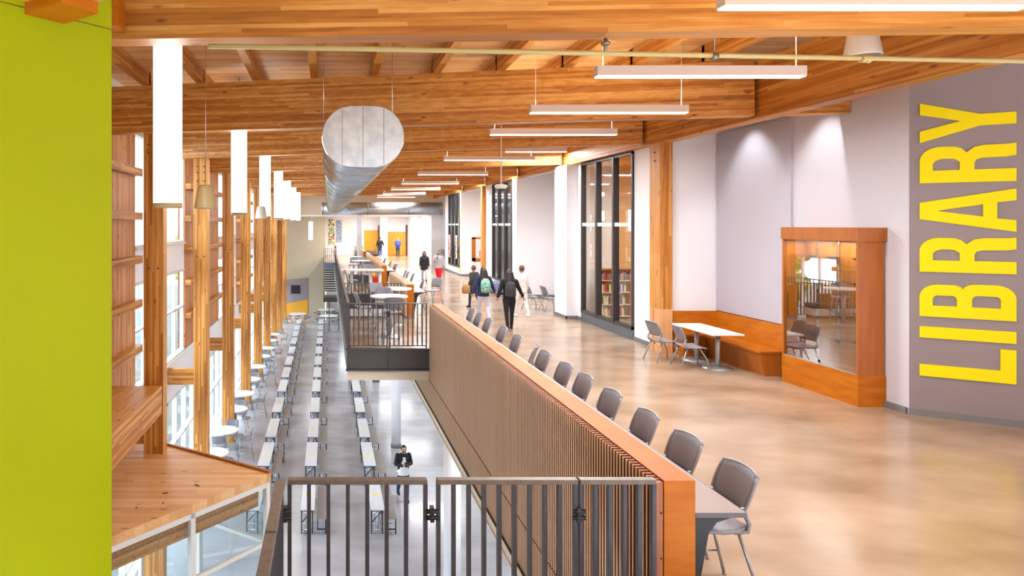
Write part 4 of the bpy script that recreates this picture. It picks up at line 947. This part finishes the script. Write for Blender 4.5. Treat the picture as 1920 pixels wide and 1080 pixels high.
# glyphs in (u,v): u across the letter 0..1, v up the letter 0..1; outer + holes
SW = .335
def gB():
    o = [(0, 0)] + arc(.62, .2, .38, .2, -90, 0) + [(1, .36)] + arc(.80, .40, .20, .14, 0, 70, 5)[1:] + arc(.74, .64, .22, .12, -70, 0, 5) + arc(.58, .80, .38, .2, 0, 90) + [(0, 1)]
    h1 = [(SW, .15)] + arc(.54, .2, .13, .05, -90, 0, 4) + [(.67, .37)] + arc(.54, .39, .13, .055, 0, 90, 4) + [(SW, .445)]
    h2 = [(SW, .60)] + arc(.52, .65, .12, .05, -90, 0, 4) + [(.64, .78)] + arc(.52, .81, .12, .05, 0, 90, 4) + [(SW, .86)]
    return o, [h1, h2]
def gR():
    o = [(0, 0), (SW, 0), (SW, .42), (.52, .42)] + [(.60, .40), (.64, .34), (.65, .1), (.68, 0), (1.0, 0), (.98, .08), (.98, .32), (.94, .42), (.80, .50), (.92, .56)] + [(.97, .63)] + arc(.60, .78, .38, .22, 0, 90) + [(0, 1)]
    h = [(SW, .57), (.55, .57), (.63, .62), (.65, .68), (.65, .77), (.60, .83), (.52, .86), (SW, .86)]
    return o, [h]
GL = {'L': ([(0, 0), (1, 0), (1, .155), (SW * 1.08, .155), (SW * 1.08, 1), (0, 1)], []), 'I': ([(0, 0), (1, 0), (1, 1), (0, 1)], []), 'B': gB(), 'R': gR(),
      'A': ([(0, 0), (.27, 0), (.31, .19), (.69, .19), (.73, 0), (1, 0), (.70, 1), (.30, 1)], [[(.355, .33), (.645, .33), (.5, .82)]]),
      'Y': ([(.36, 0), (.64, 0), (.64, .36), (1, 1), (.71, 1), (.5, .56), (.29, 1), (0, 1), (.36, .36)], [])}
for ch, z0, z1, nm in (('L', .62, 1.11, 'L'), ('I', 1.205, 1.375, 'I'), ('B', 1.53, 2.04, 'B'), ('R', 2.21, 2.74, 'lower R'), ('A', 2.824, 3.45, 'A'), ('R', 3.56, 4.115, 'upper R'), ('Y', 4.175, 4.78, 'Y')):
    bm = bmesh.new(); outer, holes = GL[ch]
    def pt(u, v, d=.025): p = O + Wd * (1.16 - 1.04 * v) + Wn * d; return (p.x, p.y, z0 + (z1 - z0) * u)
    loops = []
    edges = []
    for poly in [outer] + holes:
        vs = [bm.verts.new(pt(u, v)) for u, v in poly]
        for i in range(len(vs)): edges.append(bm.edges.new((vs[i], vs[(i + 1) % len(vs)])))
    bmesh.ops.triangle_fill(bm, use_beauty=True, use_dissolve=False, edges=edges)
    ex = bmesh.ops.extrude_face_region(bm, geom=bm.faces[:]); vv = [e for e in ex['geom'] if isinstance(e, bmesh.types.BMVert)]
    bmesh.ops.translate(bm, verts=vv, vec=-Wn * .024); bmesh.ops.recalc_face_normals(bm, faces=bm.faces)
    me = bpy.data.meshes.new('sign_letter'); bm.to_mesh(me); bm.free()
    tag(part('sign_letter', me, 'yellow_letter'), 'big yellow letter %s of the vertical wall sign' % nm, 'letter', 'yellow wall sign letters')

# ================================================================ LIBRARY INTERIOR
t = thing('bookcase', 'maple bookcase seen through the library glass', 'bookcase', (8.45, 19.95, 0))
s_ = MB(); s_.box(0, .03, 0, .3, 0, 1.55); s_.box(.97, 1.0, 0, .3, 0, 1.55); part('side_panel', s_, 'maple', t)
s_ = MB(); s_.box(.03, .97, .28, .3, 0, 1.55); part('back_panel', s_, 'cream_paint', t)
for z in (.05, .42, .80, 1.17, 1.52): s_ = MB(); s_.box(.03, .97, 0, .28, z, z + .02); part('shelf', s_, 'maple' if z > 1.5 else 'table_white', t)
bk = None; bcols = ['red_box', 'table_white', 'cloth_blue', 'paper_yellow', 'cloth_tan', 'blue_grey', 'cloth_pink', 'cloth_charcoal']
rn_ = {.07: 'lowest', .44: 'second lowest', .82: 'third', 1.19: 'top'}
cn_ = ['red', 'white', 'deep blue', 'pale yellow', 'tan', 'blue grey', 'pink', 'charcoal']
for z in (.07, .44, .82, 1.19):
    x = .05; k = 0
    while x < .9 and k < 15:
        wd = random.uniform(.03, .055); h = random.uniform(.2, .29); ci_ = random.randrange(8)
        s_ = MB(); s_.box(8.45 + x, 8.45 + x + wd, 19.98, 20.16, z, z + h)
        single('book', s_, bcols[ci_], '%s book, %s from the left on the %s shelf of the library bookcase' % (cn_[ci_], ORD[k], rn_[z]), 'book', 'books in the library bookcase'); x += wd + .008; k += 1
t = thing('bookcase', 'low maple bookcase end deeper inside the library', 'bookcase', (9.6, 18.6, 0)); s_ = MB(); s_.box(0, .9, 0, .5, 0, 1.2); part('body', s_, 'maple', t)
linear(9.6, 17.2, 4.4, .9, 'linear light hanging inside the library behind the glass', 'library lights'); linear(9.8, 18.8, 4.4, .9, 'second linear light hanging inside the library behind the glass', 'library lights')
t = thing('blue_bench', 'blue grey padded bench below the second glazed front', 'bench', (7.2, 27.4, 0)); s_ = MB(); s_.box(-.25, .3, -.7, .7, .1, .45); part('cushion', s_, 'blue_grey', t); s_ = MB(); s_.box(-.2, .25, -.6, .6, 0, .1); part('plinth', s_, 'black', t)
s_ = MB(); s_.box(7.58 - .28, 7.58, 41.6, 42.6, .02, .75); s_.box(7.5, 7.58, 41.6, 42.6, .75, 1.3); single('lounge_chair', s_, 'curb_blue', 'blue grey lounge chair beyond the third glazed front', 'chair')

# ================================================================ PEOPLE
def capsule(mb, p, q, r1, r2, n=10, sx=1.0):
    p, q = Vector(p), Vector(q); d = q - p; L_ = d.length; d.normalize()
    ref = Vector((0, 1, 0)) if abs(d.y) < 0.8 else Vector((1, 0, 0)); u = (ref - d * ref.dot(d)).normalized(); v = d.cross(u); rings = []
    for t_, s_ in ((-1, .15), (-.7, .72), (0, 1)): c = p + d * r1 * t_ * .9; rings.append([c + (u * math.cos(2 * PI * j / n) + v * sx * math.sin(2 * PI * j / n)) * r1 * s_ for j in range(n)])
    for t_, s_ in ((0, 1), (.7, .72), (1, .15)): c = q + d * r2 * t_ * .9; rings.append([c + (u * math.cos(2 * PI * j / n) + v * sx * math.sin(2 * PI * j / n)) * r2 * s_ for j in range(n)])
    mb.loft(rings)
def ringloft(mb, secs, n=16):
    """secs: (x, y, z, rx, ry) stacked sections"""
    mb.loft([[(x + rx * math.cos(2 * PI * j / n), y + ry * math.sin(2 * PI * j / n), z) for j in range(n)] for x, y, z, rx, ry in secs])
def fuse(mb, name, vox=.018, smooth=2):
    me = mb.mesh(name); o = bpy.data.objects.new('tmp', me); C.objects.link(o)
    r = o.modifiers.new('r', 'REMESH'); r.mode = 'VOXEL'; r.voxel_size = vox; r.use_smooth_shade = True
    s_ = o.modifiers.new('s', 'SMOOTH'); s_.factor = .5; s_.iterations = smooth
    dg = bpy.context.evaluated_depsgraph_get(); dg.update()
    out = bpy.data.meshes.new_from_object(o.evaluated_get(dg)); out.name = name
    bpy.data.objects.remove(o); bpy.data.meshes.remove(me); return out
def person(label, loc, rz, H, top, trousers, shoe, hair, hairm='hair_dark', skin='skin', legs=(.0, .0), pose='walk', coat=False, bulk=1.0, pack=None, mask=None, wide=1.0, head_tilt=.0, bag=None, top2=None):
    """faces local +Y. legs: forward swing (m at ankle) left, right"""
    s = H / 1.72; k = bulk
    t = thing('person', label, 'person', loc, rz)
    V = lambda x, y, z: Vector((x * s, y * s, z * s))
    hip = [V(-.09, 0, .90), V(.09, 0, .90)]; knee = []; ank = []
    for i, f_ in enumerate(legs):
        sx = (-1, 1)[i]; lift = max(0, -f_) * .28
        knee.append(V(sx * .095, f_ * .55 + .035, .49 + lift * .3)); ank.append(V(sx * .09, f_ - (.04 if f_ < 0 else 0), .09 + lift))
    sh = [V(-.185 * wide, 0, 1.40), V(.185 * wide, 0, 1.40)]
    if pose == 'phone': elb = [V(-.25, .02, 1.13), V(.25, .02, 1.13)]; wr = [V(-.07, .25, 1.16), V(.07, .25, 1.14)]; hd = [V(-.02, .30, 1.19), V(.04, .30, 1.17)]
    elif pose == 'phone1': elb = [V(-.26, -.02, 1.13), V(.24, .05, 1.14)]; wr = [V(-.30, .06, .90), V(.12, .27, 1.26)]; hd = [V(-.30, .09, .83), V(.09, .31, 1.32)]
    elif pose == 'out': elb = [V(-.27, -.05, 1.14), V(.30, .02, 1.14)]; wr = [V(-.33, .02, .92), V(.40, .06, .95)]; hd = [V(-.34, .05, .85), V(.43, .08, .88)]
    else: elb = [V(-.245, -.06, 1.12), V(.245, .02, 1.12)]; wr = [V(-.26, .04, .89), V(.27, .12, .90)]; hd = [V(-.26, .07, .81), V(.27, .16, .83)]
    # ---- body: one fused surface
    b_ = MB()
    ringloft(b_, [(0, 0, .86 * s, .15 * s, .1 * s), (0, 0, 1.0 * s, .13 * s, .09 * s), (0, 0, 1.2 * s, .145 * s, .1 * s), (0, 0, 1.38 * s, .16 * s, .095 * s), (0, 0, 1.45 * s, .07 * s, .07 * s)])
    capsule(b_, V(0, 0, 1.40), V(0, .015, 1.53), .055 * s, .05 * s)
    hc = V(0, .02 + head_tilt * .06, 1.61 - abs(head_tilt) * .02)
    b_.ball(hc, .1 * s, 16, 12, (.82, .98, 1.16)); b_.ball(hc + V(0, .03 + head_tilt * .02, -.06), .07 * s, 14, 8, (.85, .9, .9))
    b_.ball(hc + V(0, .108, -.012 - head_tilt * .02), .016 * s, 8, 6, (.8, 1.1, 1.5))
    for sx in (-1, 1):
        b_.ball(hc + V(sx * .083, -.005, 0), .024 * s, 8, 6, (.45, .8, 1.2))
    for i in (0, 1):
        capsule(b_, sh[i], elb[i], .045 * s, .036 * s); capsule(b_, elb[i], wr[i], .036 * s, .025 * s)
        capsule(b_, hip[i], knee[i], .075 * s, .05 * s); capsule(b_, knee[i], ank[i], .048 * s, .034 * s)
        pm = wr[i] * .45 + hd[i] * .55; capsule(b_, wr[i], hd[i], .026 * s, .03 * s, 10, .7)
    me = fuse(b_, 'body', .014)
    bo = part('body', me, skin, t)
    # fingers and thumbs grow out of the palms (joined to the body mesh)
    fg = MB()
    for i in (0, 1):
        d = (hd[i] - wr[i]).normalized(); side = d.cross(Vector((0, 1, 0)) if abs(d.y) < .8 else Vector((1, 0, 0))).normalized(); curl = d.cross(side).normalized()
        inn = -1 if i == 0 else 1
        for q in range(4):
            b0 = hd[i] + side * (q - 1.5) * .019 * s; ln = (.058, .072, .075, .066)[q] * s * .9
            fg.tube([b0, b0 + d * ln * .5 + curl * .006 * s, b0 + d * ln * .85 + curl * .02 * s * (1 if i else -1)], [.009 * s, .0085 * s, .006 * s], 6)
        b0 = wr[i] * .5 + hd[i] * .5 + side * .026 * s * inn; fg.tube([b0, b0 + side * .03 * s * inn + d * .02 * s, b0 + side * .036 * s * inn + d * .05 * s], [.011 * s, .01 * s, .007 * s], 6)
    bm = bmesh.new(); bm.from_mesh(me); tmp = fg.mesh('f'); bm.from_mesh(tmp); bm.to_mesh(me); bm.free(); bpy.data.meshes.remove(tmp)
    for p_ in me.polygons: p_.use_smooth = True
    e_ = MB()
    for sx in (-1, 1): e_.ball(hc + V(sx * .034, .092, .008), .011 * s, 8, 6)
    part('eyes', e_, 'black', t)
    e_ = MB(); e_.tube([hc + V(-.024, .093, -.062), hc + V(0, .1, -.065), hc + V(.024, .093, -.062)], .005 * s, 6); part('mouth', e_, 'cloth_pink', t)
    # ---- clothes
    c_ = MB(); z0 = .66 if coat else .82
    ringloft(c_, [(0, 0, z0 * s, .185 * s * k, .135 * s * k), (0, 0, .95 * s, .168 * s * k, .122 * s * k), (0, 0, 1.12 * s, .165 * s * k, .118 * s * k), (0, 0, 1.3 * s, .18 * s * k * wide, .122 * s * k), (0, 0, 1.41 * s, .165 * s * wide, .1 * s), (0, 0, 1.47 * s, .07 * s, .075 * s)])
    for i in (0, 1): capsule(c_, sh[i], elb[i], .068 * s * k, .056 * s * k); capsule(c_, elb[i], wr[i] * .93 + elb[i] * .07, .056 * s * k, .044 * s)
    part('top', fuse(c_, 'top', .016), top, t)
    if top2:
        c_ = MB(); ringloft(c_, [(0, 0, .78 * s, .2 * s, .15 * s), (0, 0, .92 * s, .195 * s, .147 * s), (0, .012 * s, 1.0 * s, .165 * s, .14 * s), (0, .025 * s, 1.2 * s, .125 * s, .125 * s), (0, .03 * s, 1.36 * s, .085 * s, .1 * s)]); part('shirt_front', fuse(c_, 'shirt', .016), top2, t)
    c_ = MB(); ringloft(c_, [(0, 0, .80 * s, .165 * s * k, .118 * s * k), (0, 0, .92 * s, .16 * s * k, .115 * s * k), (0, 0, .99 * s, .145 * s, .105 * s)])
    for i in (0, 1): capsule(c_, hip[i] + V(0, 0, -.06), knee[i], .098 * s * k, .066 * s * k); capsule(c_, knee[i], ank[i] + V(0, 0, .02), .064 * s * k, .05 * s * k)
    part('trousers', fuse(c_, 'trousers', .016), trousers, t)
    for i in (0, 1):
        a = ank[i]; z = max(.035 * s, a.z - .055 * s); c_ = MB(); ringloft(c_, [(a.x, a.y + .05 * s, z - .034 * s, .042 * s, .125 * s), (a.x, a.y + .05 * s, z - .01 * s, .046 * s, .128 * s), (a.x, a.y + .03 * s, z + .02 * s, .042 * s, .1 * s), (a.x, a.y, z + .06 * s, .04 * s, .055 * s)]); part('shoe', c_, shoe, t)
    h_ = MB(); h_.ball(hc + V(0, -.012, .02), .108 * s, 14, 10, (.86, .98, 1.12))
    if hair == 'long':
        ringloft(h_, [(0, -.13 * s, 1.16 * s, .1 * s, .03 * s), (0, -.125 * s, 1.28 * s, .15 * s, .05 * s), (0, -.09 * s, 1.42 * s, .16 * s, .075 * s), (0, -.05 * s, 1.55 * s, .125 * s, .085 * s), (0, -.03 * s, 1.66 * s, .1 * s, .08 * s)])
    elif hair == 'hood':
        ringloft(h_, [(0, -.04 * s, 1.4 * s, .14 * s, .12 * s), (0, -.04 * s, 1.52 * s, .12 * s, .12 * s), (0, -.03 * s, 1.7 * s, .1 * s, .1 * s), (0, -.02 * s, 1.78 * s, .03 * s, .03 * s)])
    # keep the face clear
    me = fuse(h_, 'hair', .014)
    bm = bmesh.new(); bm.from_mesh(me); yc = hc.y + .048 * s
    bmesh.ops.delete(bm, geom=[v for v in bm.verts if v.co.y > yc and v.co.z < hc.z + .068 * s], context='VERTS'); bm.to_mesh(me); bm.free()
    part('hair' if hair != 'hood' else 'hood', me, hairm, t)
    if mask: c_ = MB(); c_.ball(hc + V(0, .045, -.05), .07 * s, 12, 8, (.9, .95, .75)); part('face_mask', c_, mask, t)
    if pack:
        c_ = MB(); ringloft(c_, [(0, -.2 * s, .95 * s, .12 * s, .06 * s), (0, -.21 * s, 1.0 * s, .155 * s, .1 * s), (0, -.21 * s, 1.2 * s, .16 * s, .11 * s), (0, -.19 * s, 1.34 * s, .13 * s, .085 * s), (0, -.17 * s, 1.4 * s, .06 * s, .04 * s)]); pk = part('backpack', fuse(c_, 'backpack', .016), pack, t)
        c_ = MB()
        for sx in (-1, 1): c_.tube([V(sx * .1, -.14, 1.36), V(sx * .11, .0, 1.475), V(sx * .115, .125, 1.3), V(sx * .13, .1, 1.05), V(sx * .12, -.12, .98)], .016 * s, 6)
        part('strap', c_, 'cloth_charcoal', pk)
    return t
def phone(loc, label, col='black', rz=0):
    s_ = MB(); s_.box(-.037, .037, -.005, .005, -.07, .07); o = single('phone', s_, col, label, 'phone'); o.location = loc; o.rotation_euler = (-.6, 0, rz); return o
person('student with long dark hair and a sequinned green backpack walking away', (4.66, 19.2, 0), .1, 1.63, 'cloth_navy', 'cloth_palegrey', 'shoe_white', 'long', legs=(.20, -.22), pose='out', pack='sequins', bulk=1.06)
person('student with long dark hair all in black with a dark backpack walking away', (5.07, 17.9, 0), -.1, 1.66, 'cloth_black', 'cloth_black', 'shoe_dark', 'long', legs=(-.20, .16), pose='out', pack='cloth_charcoal', bulk=1.04)
person('student in pale shirt and white shoes walking right of the one in black', (6.15, 20.3, 0), .3, 1.62, 'cloth_pale', 'cloth_pale', 'shoe_white', 'short', hairm='hair_brown', legs=(.2, -.2), bulk=1.0)
tp = person('student in dark clothes left of the sequinned backpack, carrying a tan bag', (5.15, 22.6, 0), .6, 1.48, 'cloth_charcoal', 'cloth_denimdark', 'shoe_dark', 'short', hairm='hair_brown', legs=(.15, -.18))
s_ = MB(); ringloft(s_, [(0, 0, 0, .1, .07), (0, 0, .03, .14, .09), (0, 0, .2, .15, .1), (0, 0, .28, .11, .06), (0, 0, .33, .04, .03)]); s_.tube([(-.1, 0, .3), (-.04, .02, .52), (.06, .02, .52), (.1, 0, .3)], .012, 6); o = single('shoulder_bag', s_, 'cloth_tan', 'tan bag held by the student in dark clothes', 'bag'); o.location = (4.82, 22.35, .52)
person('student in a long black hooded coat walking toward the camera on the left', (5.0, 33.2, 0), PI, 1.5, 'cloth_black', 'cloth_palegrey', 'shoe_dark', 'hood', hairm='cloth_black', skin='skin_dark', legs=(.12, -.15), coat=True, bulk=1.25)
person('person in grey hooded top and red trousers looking at a phone', (5.45, 31.5, 0), PI - .5, 1.64, 'cloth_grey', 'cloth_red', 'shoe_dark', 'short', hairm='hair_brown', legs=(.14, -.22), pose='phone1', bulk=1.25, mask='cloth_charcoal')
person('person in black jacket and blue jeans walking away in the far lobby', (4.72, 58.3, 0), .2, 1.76, 'cloth_black', 'cloth_jeans', 'shoe_white', 'short', legs=(.12, -.1), pose='out', bulk=1.25)
person('person in a blue jacket standing before the right orange panel', (6.31, 57.9, 0), PI, 1.72, 'cloth_blue', 'cloth_denimdark', 'shoe_dark', 'short', legs=(.0, .0), pose='phone', bulk=1.15)
person('student in black jacket, white shirt and jeans walking through the commons', (2.28, 19.4, LOW), PI + .15, 1.66, 'cloth_black', 'cloth_jeans', 'shoe_dark', 'short', skin='skin', legs=(.14, -.26), pose='phone', bulk=1.1, top2='cloth_white', mask='cloth_black', head_tilt=.8)
a_ = PI + .15; phone((2.28 + (-.33) * -math.sin(a_) * -1, 19.4 - .33, LOW + 1.17), 'dark phone held by the student in the commons')
phone((5.32, 31.18, 1.30), 'phone held by the person in red trousers')
person('person in a pinkish top at the far table beside the stairs', (.55, 47.3, 0), PI / 2, 1.35, 'cloth_pink', 'cloth_grey', 'shoe_dark', 'short', hairm='hair_brown', pose='phone', bulk=1.1)
